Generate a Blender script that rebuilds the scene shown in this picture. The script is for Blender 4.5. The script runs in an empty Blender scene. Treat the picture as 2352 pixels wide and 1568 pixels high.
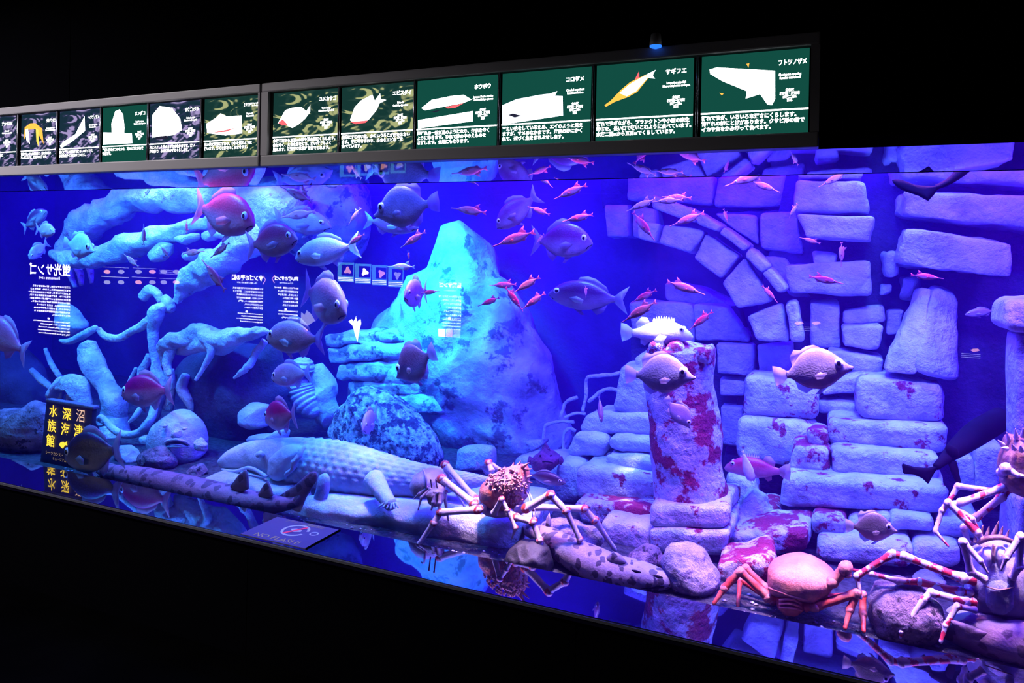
import bpy, bmesh, math, random
import numpy as np
from mathutils import Vector, Matrix

S = bpy.context.scene
COL = S.collection

# ------------------------------------------------------------------ camera
IW, IH = 2352, 1568
FPX = 1700.0                      # focal length in pixels of the 2352-wide frame
YAW = math.radians(23.85)         # the tank window recedes to the left
ROLL = math.atan(0.02)
EYE = Vector((0, 0, 1.735))
PX0, PY0 = 1176.0, 573.0          # principal point (rise/shift lens)
AX = Vector((-math.sin(YAW), math.cos(YAW), 0))
RT = Vector((math.cos(YAW), math.sin(YAW), 0))
UP = Vector((0, 0, 1))
cr, sr = math.cos(ROLL), math.sin(ROLL)
cam_d = bpy.data.cameras.new('camera')
cam = bpy.data.objects.new('camera', cam_d)
COL.objects.link(cam)
ex = RT * cr + UP * sr
eu = -RT * sr + UP * cr
M = Matrix((ex, eu, -AX)).transposed().to_4x4()
M.translation = EYE
cam.matrix_world = M
cam_d.sensor_fit = 'HORIZONTAL'
cam_d.sensor_width = 36
cam_d.lens = FPX / IW * 36
cam_d.shift_y = -(IH / 2 - PY0) / IW
cam_d.clip_start = 0.05
S.camera = cam

# ------------------------------------------------------------------ world, exposure
w = bpy.data.worlds.new('dark_hall')
w.use_nodes = True
w.node_tree.nodes['Background'].inputs[0].default_value = (0.0, 0.0, 0.0, 1)
w.node_tree.nodes['Background'].inputs[1].default_value = 0.0
S.world = w
S.view_settings.view_transform = 'Standard'
S.view_settings.look = 'None'
S.view_settings.gamma = 1
S.view_settings.exposure = 0.0
S.view_settings.use_curve_mapping = False
S.cycles.use_denoising = True
S.cycles.max_bounces = 5
S.cycles.diffuse_bounces = 2
S.cycles.glossy_bounces = 3
S.cycles.volume_bounces = 0
S.cycles.use_adaptive_sampling = True
S.cycles.adaptive_threshold = 0.08
S.cycles.adaptive_min_samples = 16
S.cycles.light_sampling_threshold = 0.02
S.cycles.transparent_max_bounces = 8
S.cycles.sample_clamp_indirect = 4
S.cycles.caustics_reflective = False
S.cycles.caustics_refractive = False

D = 2.67                 # distance from the eye to the glass plane (world y)
ZL = EYE.z - 0.82 * 1.5  # ledge height
ZS = EYE.z + 0.18 * 1.5  # soffit height
DL, DS = -0.26, -0.64    # ledge edge and soffit edge, in front of the glass
ZG = ZL - 0.10           # gravel level
BACK = 2.5               # depth of the tank


def ray(px, py):
    dx, dy = px - PX0, py - PY0
    X = dx * cr + dy * sr
    Y = -dx * sr + dy * cr
    return AX * FPX + RT * X - UP * Y


def at(px, py, d):
    """point seen at a pixel, d metres behind the glass"""
    r = ray(px, py)
    return EYE + r * ((D + d) / r.y)


def at_z(px, py, z):
    r = ray(px, py)
    return EYE + r * ((z - EYE.z) / r.z)


def mpp(px, py, d):
    """metres per pixel there"""
    p = at(px, py, d) - EYE
    return p.dot(AX) / FPX


def fd(px, py, z=None):
    """depth at which the tank floor (or height z) is seen at a pixel"""
    return at_z(px, py, ZG if z is None else z).y - D


def colx(px, d):
    return at(px, 573, d).x


# ------------------------------------------------------------------ lamps over the tank
def area(name, loc, sx, sy, color, watts, aim=None, spread=None):
    l = bpy.data.lights.new(name, 'AREA')
    l.shape = 'RECTANGLE'
    l.size, l.size_y = sx, sy
    l.color = color
    l.energy = watts
    if spread:
        l.spread = math.radians(spread)
    o = bpy.data.objects.new(name, l)
    COL.objects.link(o)
    o.location = loc
    if aim is not None:
        o.rotation_euler = (Vector(aim) - Vector(loc)).to_track_quat('-Z', 'Y').to_euler()
    return o


ZT = 2.75
VIO = (0.05, 0.0, 1.0)
# violet-blue floods over the whole tank
area('flood_lamp', (-3.4, D + 1.3, ZT), 5.0, 1.9, VIO, 330)
area('flood_lamp', (0.6, D + 1.3, ZT), 2.8, 1.9, VIO, 240)
# paler blue key lamps near the front, slanting to the back
for x, c, e in ((-5.4, (0.035, 0.34, 1.0), 34), (-4.3, (0.035, 0.34, 1.0), 42), (-3.2, (0.04, 0.2, 1.0), 28), (-2.1, (0.05, 0.1, 1.0), 18), (-1.2, (0.06, 0.07, 1.0), 18), (-0.5, (0.085, 0.06, 1.0), 32), (0.2, (0.085, 0.09, 1.0), 46), (1.0, (0.11, 0.045, 1.0), 42)):
    area('key_lamp', (x, D + 0.1, ZT - 0.1), 0.4, 0.14, c, e, aim=(x + 0.05, D + 1.3, ZL), spread=120)
# cyan spots on the peak, the boulder and the scaly sculpture
for x, y, ax_, ay_, az_, e, sp in ((-2.5, 1.1, -2.55, 1.9, 1.4, 16, 44), (-2.75, 1.0, -2.75, 1.6, 0.4, 12, 50), (-2.1, 0.5, -2.2, 0.5, 0.4, 11, 56)):
    area('cyan_spot', (x, D + y, ZT - 0.1), 0.25, 0.25, (0.0, 0.5, 1.0), e, aim=(ax_, D + ay_, az_), spread=sp)
# rosy white lamps just behind the glass, one over each lit animal
for x, e, sp in ((-2.9, 0.5, 30), (-1.27, 5, 24), (-0.5, 2.2, 26), (-0.05, 4, 26), (0.5, 4.5, 30)):
    area('front_lamp', (x, D + 0.14, ZT - 0.2), 0.3, 0.08, (0.95, 0.55, 0.8), e, aim=(x, D + 0.2, ZL), spread=sp)
area('front_lamp', (-0.62, D + 0.5, ZT - 0.2), 0.08, 0.08, (0.9, 0.7, 0.9), 1.1, aim=at(1515, 760, 0.78), spread=11)  # unseen narrow lamp added to whiten the rockfish on the column
# pale cyan downlights that catch the tops of the stones
for x, y, e in ((-0.62, 0.75, 5), (0.05, 1.0, 6), (0.25, 1.5, 2), (-1.2, 0.9, 4), (-4.6, 1.3, 9), (-3.6, 1.2, 7)):
    area('top_lamp', (x, D + y, ZT - 0.05), 0.3, 0.2, (0.22, 0.62, 1.0), e, aim=(x, D + y, ZL), spread=70)
# unseen rose lamps added to redden the snipefish in the upper water
for x, e in ((-3.3, 1.4), (-2.1, 2.4), (-1.2, 3.2), (-0.4, 3.2), (0.4, 3.2)):
    area('rose_fill', (x, D + 0.4, ZT - 0.3), 0.5, 0.1, (1.0, 0.2, 0.35), e, aim=(x, D + 0.38, ZL), spread=36)
# added white fill, unseen, that lightens the display frame at left
area('frame_fill', (-3.6, 0.6, 3.15), 0.5, 0.5, (1.0, 0.93, 0.95), 130, spread=150)

# ------------------------------------------------------------------ helpers
rng = np.random.default_rng(7)
_K = [(rng.normal(size=(14, 3)), rng.uniform(0, 6.28, 14)) for _ in range(4)]


def nz(P, f, seed=0):
    """cheap smooth noise, about -1..1"""
    P = np.asarray(P, float) * f + seed * 1.713
    out = np.zeros(len(P))
    for i, (k, ph) in enumerate(_K[:3]):
        out += np.sin(P @ (k.T * (1.6 ** i)) + ph).sum(1) / 14 * (1.8 / 1.5 ** i)
    return out


def new_obj(name, me, mat=None, parent=None, smooth=True):
    o = bpy.data.objects.new(name, me)
    COL.objects.link(o)
    if mat is not None:
        me.materials.clear()
        me.materials.append(mat)
    if smooth and len(me.polygons):
        me.polygons.foreach_set('use_smooth', [True] * len(me.polygons))
    if parent is not None:
        o.parent = parent
    return o


def mesh(name, V, F):
    me = bpy.data.meshes.new(name)
    me.from_pydata([tuple(map(float, v)) for v in V], [], [tuple(map(int, f)) for f in F])
    me.update()
    return me


def tag(o, label=None, cat=None, group=None, kind=None):
    if label:
        o['label'] = label
    if cat:
        o['category'] = cat
    if group:
        o['group'] = group
    if kind:
        o['kind'] = kind
    return o


def empty(name, loc=(0, 0, 0)):
    o = bpy.data.objects.new(name, None)
    COL.objects.link(o)
    o.location = loc
    o.empty_display_size = 0.05
    return o


def adopt(o, parent):
    """parent with the child's world coordinates kept (parents are unrotated, unscaled)"""
    o.parent = parent
    o.matrix_parent_inverse = Matrix.Translation(-Vector(parent.location))
    return o


# ------------------------------------------------------------------ materials
def mat(name, col, rough=0.6, metal=0.0, emit=None, estr=0.0, spec=0.5, var=0.0, vscale=6.0, bump=0.0, bscale=20.0, patch=None, pscale=4.0, pcut=0.55, coord='Object', coat=0.0, patch2=None):
    m = bpy.data.materials.new(name)
    m.use_nodes = True
    nt = m.node_tree
    b = nt.nodes['Principled BSDF']
    b.inputs['Base Color'].default_value = (*col, 1)
    b.inputs['Roughness'].default_value = rough
    b.inputs['Metallic'].default_value = metal
    b.inputs['Specular IOR Level'].default_value = spec
    b.inputs['Coat Weight'].default_value = coat
    tc = nt.nodes.new('ShaderNodeTexCoord')
    src = None
    if var or patch:
        n = nt.nodes.new('ShaderNodeTexNoise')
        n.inputs['Scale'].default_value = vscale
        n.inputs['Detail'].default_value = 5
        nt.links.new(tc.outputs[coord], n.inputs['Vector'])
        r = nt.nodes.new('ShaderNodeValToRGB')
        lo = [max(0, c * (1 - var)) for c in col]
        hi = [min(1, c * (1 + var)) for c in col]
        r.color_ramp.elements[0].position = 0.32
        r.color_ramp.elements[1].position = 0.68
        r.color_ramp.elements[0].color = (*lo, 1)
        r.color_ramp.elements[1].color = (*hi, 1)
        nt.links.new(n.outputs['Fac'], r.inputs['Fac'])
        src = r.outputs['Color']
    for k, pc in enumerate((patch, patch2)):
        if not pc:
            continue
        n = nt.nodes.new('ShaderNodeTexNoise')
        n.inputs['Scale'].default_value = pscale * (1 + 1.3 * k)
        n.inputs['Detail'].default_value = 7
        n.inputs['Roughness'].default_value = 0.65
        mp = nt.nodes.new('ShaderNodeMapping')
        mp.inputs['Location'].default_value = (3.1 + 7 * k, 1.7, 5.3)
        nt.links.new(tc.outputs[coord], mp.inputs['Vector'])
        nt.links.new(mp.outputs[0], n.inputs['Vector'])
        r = nt.nodes.new('ShaderNodeValToRGB')
        r.color_ramp.elements[0].position = pcut
        r.color_ramp.elements[1].position = pcut + 0.05
        nt.links.new(n.outputs['Fac'], r.inputs['Fac'])
        mx = nt.nodes.new('ShaderNodeMix')
        mx.data_type = 'RGBA'
        nt.links.new(r.outputs['Color'], mx.inputs[0])
        nt.links.new(src, mx.inputs[6])
        mx.inputs[7].default_value = (*pc, 1)
        src = mx.outputs[2]
    if src is not None:
        nt.links.new(src, b.inputs['Base Color'])
    if bump:
        n = nt.nodes.new('ShaderNodeTexNoise')
        n.inputs['Scale'].default_value = bscale
        n.inputs['Detail'].default_value = 6
        nt.links.new(tc.outputs[coord], n.inputs['Vector'])
        bp = nt.nodes.new('ShaderNodeBump')
        bp.inputs['Strength'].default_value = bump
        bp.inputs['Distance'].default_value = 0.04
        n.inputs['Roughness'].default_value = 0.62
        nt.links.new(n.outputs['Fac'], bp.inputs['Height'])
        nt.links.new(bp.outputs['Normal'], b.inputs['Normal'])
    if emit:
        b.inputs['Emission Color'].default_value = (*emit, 1)
        b.inputs['Emission Strength'].default_value = estr
    return m


def emat(name, col, strength):
    m = bpy.data.materials.new(name)
    m.use_nodes = True
    nt = m.node_tree
    nt.nodes.clear()
    e = nt.nodes.new('ShaderNodeEmission')
    e.inputs[0].default_value = (*col, 1)
    e.inputs[1].default_value = strength
    o = nt.nodes.new('ShaderNodeOutputMaterial')
    nt.links.new(e.outputs[0], o.inputs[0])
    return m


MT = {}
MT['black'] = mat('black_panel', (0.0012, 0.0012, 0.0018), 0.9, spec=0.0)
MT['floor'] = mat('dark_floor', (0.0006, 0.0006, 0.0008), 0.8, spec=0.0, var=0.3, vscale=3)
MT['gloss'] = mat('polished_black_acrylic', (0.004, 0.003, 0.012), 0.015, spec=1.0, coat=1.0)
MT['gloss'].node_tree.nodes['Principled BSDF'].inputs['IOR'].default_value = 2.1
MT['soffit'] = mat('glossy_soffit', (0.004, 0.003, 0.012), 0.02, spec=0.8)
MT['edge'] = mat('edge_strip', (0.25, 0.25, 0.32), 0.25, metal=0.8)
MT['frame'] = mat('display_frame', (0.2, 0.19, 0.215), 0.5)
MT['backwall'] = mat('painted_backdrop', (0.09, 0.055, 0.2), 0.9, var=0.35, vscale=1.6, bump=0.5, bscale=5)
MT['gravel'] = mat('dark_gravel', (0.07, 0.065, 0.075), 0.7, var=0.6, vscale=40, bump=1.0, bscale=60)
MT['stone'] = mat('pale_cut_stone', (0.56, 0.56, 0.62), 0.9, var=0.38, vscale=5, bump=0.9, bscale=16)
MT['stone_red'] = mat('stone_with_crimson_algae', (0.62, 0.62, 0.66), 0.75, var=0.4, vscale=7, bump=0.9, bscale=20, patch=(0.32, 0.008, 0.06), pscale=9, pcut=0.56)
MT['stone_redder'] = mat('stone_under_crimson_algae', (0.62, 0.60, 0.66), 0.7, var=0.4, vscale=7, bump=0.9, bscale=20, patch=(0.36, 0.008, 0.07), pscale=8, pcut=0.47)

# ------------------------------------------------------------------ glass
g = bpy.data.materials.new('tank_glass')
g.use_nodes = True
nt = g.node_tree
nt.nodes.clear()
tr = nt.nodes.new('ShaderNodeBsdfTransparent')
gl = nt.nodes.new('ShaderNodeBsdfGlossy')
gl.inputs['Roughness'].default_value = 0.0
fr = nt.nodes.new('ShaderNodeFresnel')
fr.inputs['IOR'].default_value = 1.6
mx = nt.nodes.new('ShaderNodeMixShader')
oo = nt.nodes.new('ShaderNodeOutputMaterial')
nt.links.new(fr.outputs[0], mx.inputs[0])
nt.links.new(tr.outputs[0], mx.inputs[1])
nt.links.new(gl.outputs[0], mx.inputs[2])
nt.links.new(mx.outputs[0], oo.inputs[0])
MT['glass'] = g

# ------------------------------------------------------------------ room shell
XL, XR = -7.6, 3.2       # ends of the tank
XH = -13.0               # left end of the hall


def box(name, lo, hi, m, parent=None, bevel=0.0):
    (x0, y0, z0), (x1, y1, z1) = lo, hi
    bm = bmesh.new()
    bmesh.ops.create_cube(bm, size=1)
    for v in bm.verts:
        v.co = Vector(((x0 + x1) / 2 + v.co.x * (x1 - x0), (y0 + y1) / 2 + v.co.y * (y1 - y0), (z0 + z1) / 2 + v.co.z * (z1 - z0)))
    if bevel:
        bmesh.ops.bevel(bm, geom=bm.edges[:], offset=bevel, segments=2, affect='EDGES', profile=0.6)
    me = bpy.data.meshes.new(name)
    bm.to_mesh(me)
    bm.free()
    o = new_obj(name, me, m, smooth=False)
    if parent is not None:
        adopt(o, parent)
    return o


def struct(o):
    o['kind'] = 'structure'
    return o


ROOMY = -0.9
struct(box('floor', (XH, ROOMY, -0.1), (XR, D + DL, 0), MT['floor']))
struct(box('ceiling', (XH, ROOMY, 3.2), (XR, D + DS, 3.3), MT['black']))
# panelled wall under the ledge
wl = struct(box('wall_below_ledge', (XH, D + DL + 0.02, 0), (XR, D - 0.02, ZL - 0.03), MT['black']))
xs = [XH] + [colx(p, DL) for p in (-420, 583, 1340, 2050)] + [XR]
for a, b in zip(xs[:-1], xs[1:]):
    adopt(box('panel', (a + 0.002, D + DL, 0.0), (b - 0.002, D + DL + 0.021, ZL - 0.032), MT['black']), wl)
# wall over the window
wu = struct(box('wall_above_window', (XH, D + DS + 0.02, ZS + 0.03), (XR, D - 0.03, 3.2), MT['black']))
xs = [XH] + [colx(p, DS) for p in (152, 660, 1442, 2150)] + [XR]
for a, b in zip(xs[:-1], xs[1:]):
    adopt(box('panel', (a + 0.002, D + DS, ZS + 0.301), (b - 0.002, D + DS + 0.021, 3.2), MT['black']), wu)
struct(box('wall_back_of_hall', (XH, ROOMY - 0.1, 0), (XR, ROOMY, 3.2), MT['black']))
struct(box('wall_left_of_hall', (XH - 0.1, ROOMY, 0), (XH, D, 3.2), MT['black']))
struct(box('wall_right_of_hall', (XR, ROOMY, 0), (XR + 0.1, D + BACK + 0.1, 3.2), MT['black']))
# polished ledge and head of the window, with a bright edge
ld = struct(box('trim_1', (XH, D + DL - 0.012, ZL - 0.03), (XR, D - 0.004, ZL), MT['gloss']))
ld['label'] = 'polished black window ledge'
adopt(box('edge_strip', (XH, D + DL - 0.016, ZL - 0.014), (XR, D + DL - 0.0125, ZL - 0.004), MT['edge']), ld)
struct(box('trim_2', (XH, D + DS, ZS), (XR, D - 0.004, ZS + 0.03), MT['soffit']))
# tank shell
tf = struct(box('floor_of_tank', (XL, D, ZG - 0.1), (XR, D + BACK, ZG), MT['gravel']))
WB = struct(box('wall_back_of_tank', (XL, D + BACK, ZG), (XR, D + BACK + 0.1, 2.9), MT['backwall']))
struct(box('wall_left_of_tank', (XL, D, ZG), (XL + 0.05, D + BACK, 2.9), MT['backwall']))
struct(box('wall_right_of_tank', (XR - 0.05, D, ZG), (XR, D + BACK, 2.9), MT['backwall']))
struct(box('ceiling_of_tank', (XL, D - 0.03, 2.9), (XR, D + BACK + 0.1, 2.95), MT['black']))
struct(box('wall_over_glass', (XL, D - 0.03, ZS), (XR, D - 0.001, 2.9), MT['black']))
gp = mesh('window_1', [(XL, D, ZG), (XR, D, ZG), (XR, D, ZS + 0.01), (XL, D, ZS + 0.01)], [(0, 1, 2, 3)])
struct(new_obj('window_1', gp, MT['glass'], smooth=False))

# ------------------------------------------------------------------ stone blocks
_G = {}


def cube_grid(n=6):
    if n in _G:
        return _G[n]
    e = 0.88
    t = [-1.0] + list(np.linspace(-e, e, n - 1)) + [1.0]
    idx, V, F = {}, [], []

    def vid(i, j, k):
        if (i, j, k) not in idx:
            idx[(i, j, k)] = len(V)
            V.append((t[i], t[j], t[k]))
        return idx[(i, j, k)]
    for s in (0, n):
        for a in range(n):
            for b in range(n):
                q = [(a, b), (a + 1, b), (a + 1, b + 1), (a, b + 1)]
                if s:
                    q = q[::-1]
                F.append([vid(s, *p) for p in q])
                F.append([vid(p[1], s, p[0]) for p in q])
                F.append([vid(p[0], p[1], s) for p in q])
    _G[n] = (np.array(V), [f[::-1] for f in F])
    return _G[n]


_seed = [0]


def hexa(name, C8, m, parent=None, r=0.02, rough=0.012, n=11, nf=5.0):
    """rounded uneven block in the 8 corners C8: front tl tr br bl, back tl tr br bl"""
    V, F = cube_grid(n)
    C = np.array([tuple(c) for c in C8], float)
    sx = np.linalg.norm(C[1] - C[0]) / 2
    sz = np.linalg.norm(C[3] - C[0]) / 2
    sy = np.linalg.norm(C[4] - C[0]) / 2
    h = np.array([sx, sy, sz]) + 1e-6
    rr = min(r, h.min() * 0.7)
    q = V * h
    inner = np.clip(q, -(h - rr), h - rr)
    dlt = q - inner
    ln = np.linalg.norm(dlt, axis=1, keepdims=True) + 1e-9
    q = inner + dlt / ln * rr
    p = q / h
    u, v, wz = (p[:, 0] + 1) / 2, (p[:, 2] + 1) / 2, (p[:, 1] + 1) / 2
    f = (C[3] * ((1 - u) * (1 - v))[:, None] + C[2] * (u * (1 - v))[:, None] + C[1] * (u * v)[:, None] + C[0] * ((1 - u) * v)[:, None])
    b = (C[7] * ((1 - u) * (1 - v))[:, None] + C[6] * (u * (1 - v))[:, None] + C[5] * (u * v)[:, None] + C[4] * ((1 - u) * v)[:, None])
    P = f * (1 - wz)[:, None] + b * wz[:, None]
    _seed[0] += 1
    s = _seed[0]
    cen = P.mean(0)
    nd = P - cen
    nd /= np.linalg.norm(nd, axis=1, keepdims=True) + 1e-9
    P = P + nd * (nz(P, nf, s) * rough)[:, None] + np.stack([nz(P, nf * 2.3, s + i) for i in (1, 2, 3)], 1) * rough * 0.5 + np.stack([nz(P, nf * 6, s + i) for i in (4, 5, 6)], 1) * rough * 0.3
    o = new_obj(name, mesh(name, P - cen, F), m)
    o.location = cen
    if parent is not None:
        adopt(o, parent)
    return o


def quad(name, px4, d, th, m, parent=None, r=0.02, rough=0.012, n=11, lean=0.0):
    """stone whose front face is the pixel quad tl tr br bl, d (or 4 depths) behind the glass, th deep"""
    ds = [d] * 4 if not isinstance(d, (list, tuple)) else d
    fr_ = [at(x, y, q) for (x, y), q in zip(px4, ds)]
    bk = [p + Vector((0, th, lean if i < 2 else 0)) for i, p in enumerate(fr_)]
    return hexa(name, fr_ + bk, m, parent, r, rough, n)


ST, SR, SRR = MT['stone'], MT['stone_red'], MT['stone_redder']
# ------------------------------------------------------------------ ruined masonry on the right
def stones(parent, rows, th=0.3, name='stone_block', dd=0.35, rough=0.014):
    for row in rows:
        d, m, q = row[0] + dd, row[1], row[2:]
        quad(name, q, d, th, m, parent, rough=rough)


wall = tag(empty('ruined_wall', at(1760, 900, 1.5)), 'ruined wall of large pale stone blocks behind the arch', 'stone wall')
stones(wall, [
    (1.55, ST, (1745, 488), (1830, 484), (1850, 586), (1748, 573)),
    (1.58, ST, (1640, 488), (1738, 496), (1741, 566), (1690, 532)),
    (1.55, ST, (1752, 590), (1806, 592), (1862, 684), (1812, 676)),
    (1.7, ST, (1440, 404), (1640, 404), (1636, 470), (1440, 462)),
    (1.7, ST, (1646, 404), (1822, 400), (1822, 478), (1640, 474)),
    (1.72, ST, (1384, 470), (1440, 466), (1446, 545), (1390, 546)),
    (1.72, ST, (1450, 468), (1505, 478), (1505, 555), (1452, 545)),
    (1.7, ST, (1528, 650), (1606, 662), (1694, 704), (1530, 690)),
    (1.5, ST, (1443, 690), (1588, 698), (1590, 784), (1448, 772)),
    (1.5, ST, (1594, 699), (1668, 705), (1726, 786), (1594, 784)),
    (1.45, ST, (1640, 788), (1732, 792), (1733, 866), (1644, 863)),
    (1.45, ST, (1738, 792), (1817, 790), (1818, 864), (1737, 866)),
    (1.5, ST, (1650, 870), (1716, 870), (1712, 914), (1652, 910)),
    (1.5, ST, (1653, 932), (1708, 936), (1700, 1030), (1656, 1022)),
    (1.4, ST, (1855, 690), (1926, 692), (1930, 800), (1862, 798)),
    (1.3, ST, (1933, 748), (2030, 744), (2024, 808), (1933, 798)),
    (1.42, ST, (1934, 712), (2034, 702), (2034, 742), (1936, 745)),
    (1.25, ST, (1900, 803), (2030, 824), (2024, 860), (1908, 842)),
    (1.45, ST, (2036, 712), (2080, 708), (2070, 770), (2036, 772)),
], th=0.3)

upper = tag(empty('stone_pier', at(1915, 540, 1.25)), 'broken pier of stacked pale blocks right of the arch', 'stone pier')
stones(upper, [
    (1.3, ST, (1825, 380), (1985, 384), (1984, 412), (1826, 410)),
    (1.25, ST, (1826, 414), (1983, 416), (1998, 486), (1822, 487)),
    (1.18, ST, (1820, 489), (2014, 494), (2000, 555), (1850, 546)),
    (1.35, ST, (1862, 574), (1925, 582), (1920, 612), (1864, 608)),
    (1.3, ST, (1800, 608), (2005, 598), (2004, 680), (1806, 674)),
], th=0.35)

rightw = tag(empty('carved_wall', at(2190, 520, 1.1)), 'wall of two long carved stone blocks at the upper right', 'stone wall')
stones(rightw, [
    (1.15, ST, (2052, 376), (2420, 380), (2420, 424), (2060, 412)),
    (1.1, ST, (2074, 438), (2420, 450), (2420, 530), (2066, 492)),
    (1.1, ST, (2084, 522), (2320, 566), (2310, 632), (2058, 610)),
    (1.35, ST, (2028, 574), (2058, 576), (2062, 632), (2030, 634)),
    (1.4, ST, (2028, 656), (2054, 654), (2052, 674), (2028, 674)),
    (1.4, ST, (2076, 640), (2112, 642), (2106, 690), (2074, 690)),
], th=0.5, rough=0.03)

# the arch: outer moulding stones and inner voussoirs
arch = tag(empty('stone_arch', at(1680, 620, 1.25)), 'broken curved stone arch with a raised outer moulding', 'stone arch')
A_IN = [((1524, 514), (1619, 530), (1587, 584), (1511, 560)),
        ((1624, 532), (1704, 586), (1656, 641), (1592, 592)),
        ((1710, 592), (1769, 690), (1695, 706), (1658, 648)),
        ((1713, 726), (1796, 696), (1812, 786), (1738, 781)),
        ((1462, 506), (1518, 512), (1505, 558), (1466, 548))]
A_OUT = [((1490, 442), (1592, 476), (1600, 512), (1492, 476)),
         ((1594, 477), (1660, 517), (1648, 532), (1603, 514)),
         ((1662, 519), (1725, 565), (1708, 577), (1650, 534)),
         ((1724, 570), (1768, 610), (1748, 624), (1712, 588)),
         ((1770, 613), (1808, 662), (1790, 674), (1750, 628)),
         ((1800, 692), (1832, 687), (1850, 788), (1818, 792))]
for i, q in enumerate(A_IN):
    quad('voussoir', q, 1.57, 0.22, ST, arch, r=0.02)
for q in A_OUT:
    quad('moulding_stone', q, 1.5, 0.26, ST, arch, r=0.025)

# leaning slab and the post at the right edge
slab = empty('leaning_slab', at(2130, 760, 1.0))
tag(slab, 'tall cracked stone slab leaning against the right wall', 'stone slab')
quad('slab_half', ((2112, 656), (2142, 658), (2110, 860), (2032, 856)), (1.55, 1.52, 1.35, 1.38), 0.22, ST, slab, r=0.05, rough=0.02)
quad('slab_half', ((2143, 654), (2204, 676), (2212, 876), (2100, 852)), (1.52, 1.6, 1.4, 1.32), 0.22, ST, slab, r=0.07, rough=0.025)
post = tag(empty('stone_post', at(2345, 850, 0.7)), 'thin upright stone post at the right edge with a rounded head', 'stone post')
quad('post_head', ((2304, 690), (2430, 684), (2430, 776), (2304, 764)), 0.62, 0.3, ST, post, r=0.08)
quad('post_shaft', ((2332, 770), (2430, 776), (2430, 1420), (2338, 1400)), 0.68, 0.2, ST, post)
quad('post_foot', ((2344, 1150), (2480, 1150), (2480, 1430), (2344, 1420)), 0.56, 0.4, ST, post)

# stepped pile of blocks
pile = tag(empty('block_pile', at(1860, 950, 0.95)), 'stack of algae-stained blocks between the column and the stairs', 'stone pile')
for d, m, q, th in [
    (1.0, SR, ((1712, 868), (1880, 876), (1876, 968), (1704, 952)), 0.35),
    (0.95, SR, ((1697, 960), (1872, 974), (1858, 1072), (1690, 1052)), 0.4),
    (1.1, SR, ((1885, 884), (1994, 848), (1976, 902), (1889, 905)), 0.3),
    (1.1, SR, ((1882, 922), (1972, 926), (1968, 960), (1876, 958)), 0.3),
    (0.95, SR, ((1975, 866), (2166, 882), (2172, 976), (1972, 960)), 0.4),
    (0.85, SRR, ((1862, 986), (1900, 990), (1898, 1024), (1860, 1022)), 0.2),
]:
    quad('stone_block', q, d + 0.42, th, m, pile, r=0.045, rough=0.02)

stair = tag(empty('stone_stairs', at(2000, 1100, 0.7)), 'flight of worn stone steps with crimson algae on the treads', 'stairs')
for d, m, q, th in [
    (0.86, SR, ((1900, 962), (2182, 980), (2172, 1042), (1902, 1022)), 0.34),
    (0.74, SRR, ((1820, 1022), (1908, 1028), (1910, 1092), (1812, 1086)), 0.3),
    (0.74, SR, ((1911, 1029), (2164, 1047), (2164, 1112), (1911, 1092)), 0.34),
    (0.60, SR, ((1800, 1092), (2184, 1118), (2178, 1180), (1790, 1166)), 0.36),
    (0.50, SRR, ((1866, 1184), (1946, 1192), (1944, 1236), (1870, 1230)), 0.3),
    (0.56, ST, ((1950, 1192), (2046, 1180), (2048, 1222), (1950, 1232)), 0.3),
    (0.52, ST, ((2046, 1180), (2152, 1188), (2150, 1222), (2048, 1216)), 0.3),
    (0.56, ST, ((2154, 1190), (2260, 1198), (2260, 1240), (2154, 1232)), 0.3),
    (0.40, SR, ((1878, 1234), (2098, 1254), (2090, 1306), (1878, 1288)), 0.32),
    (0.42, ST, ((2098, 1248), (2212, 1252), (2214, 1310), (2094, 1308)), 0.3),
]:
    quad('step_block', q, d + 0.42, th, m, stair, r=0.035, rough=0.014, lean=0.0)

lowrow = tag(empty('low_stone_course', at(1760, 1240, 0.45)), 'low course of crimson-crusted stones right of the column base', 'stone course')
for d, m, q, th in [
    (0.76, SRR, ((1674, 1228), (1862, 1216), (1860, 1276), (1676, 1268)), 0.3),
    (0.43, SRR, ((1640, 1290), (1772, 1272), (1776, 1340), (1650, 1344)), 0.25),
    (1.12, SRR, ((1690, 1160), (1786, 1168), (1790, 1210), (1700, 1206)), 0.25),
    (1.15, SR, ((1672, 1090), (1722, 1106), (1740, 1190), (1676, 1190)), 0.3),
]:
    quad('stone_block', q, d, th, m, lowrow, r=0.05, rough=0.022)

smallr = tag(empty('stone_bollards', at(2240, 1070, 0.8)), 'pair of plain square blocks behind the right stairs', 'stone blocks')
quad('stone_block', ((2243, 1028), (2300, 1020), (2300, 1140), (2243, 1130)), 1.2, 0.25, ST, smallr)
quad('stone_block', ((2200, 1050), (2241, 1052), (2241, 1132), (2200, 1126)), 1.22, 0.25, ST, smallr)

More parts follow.
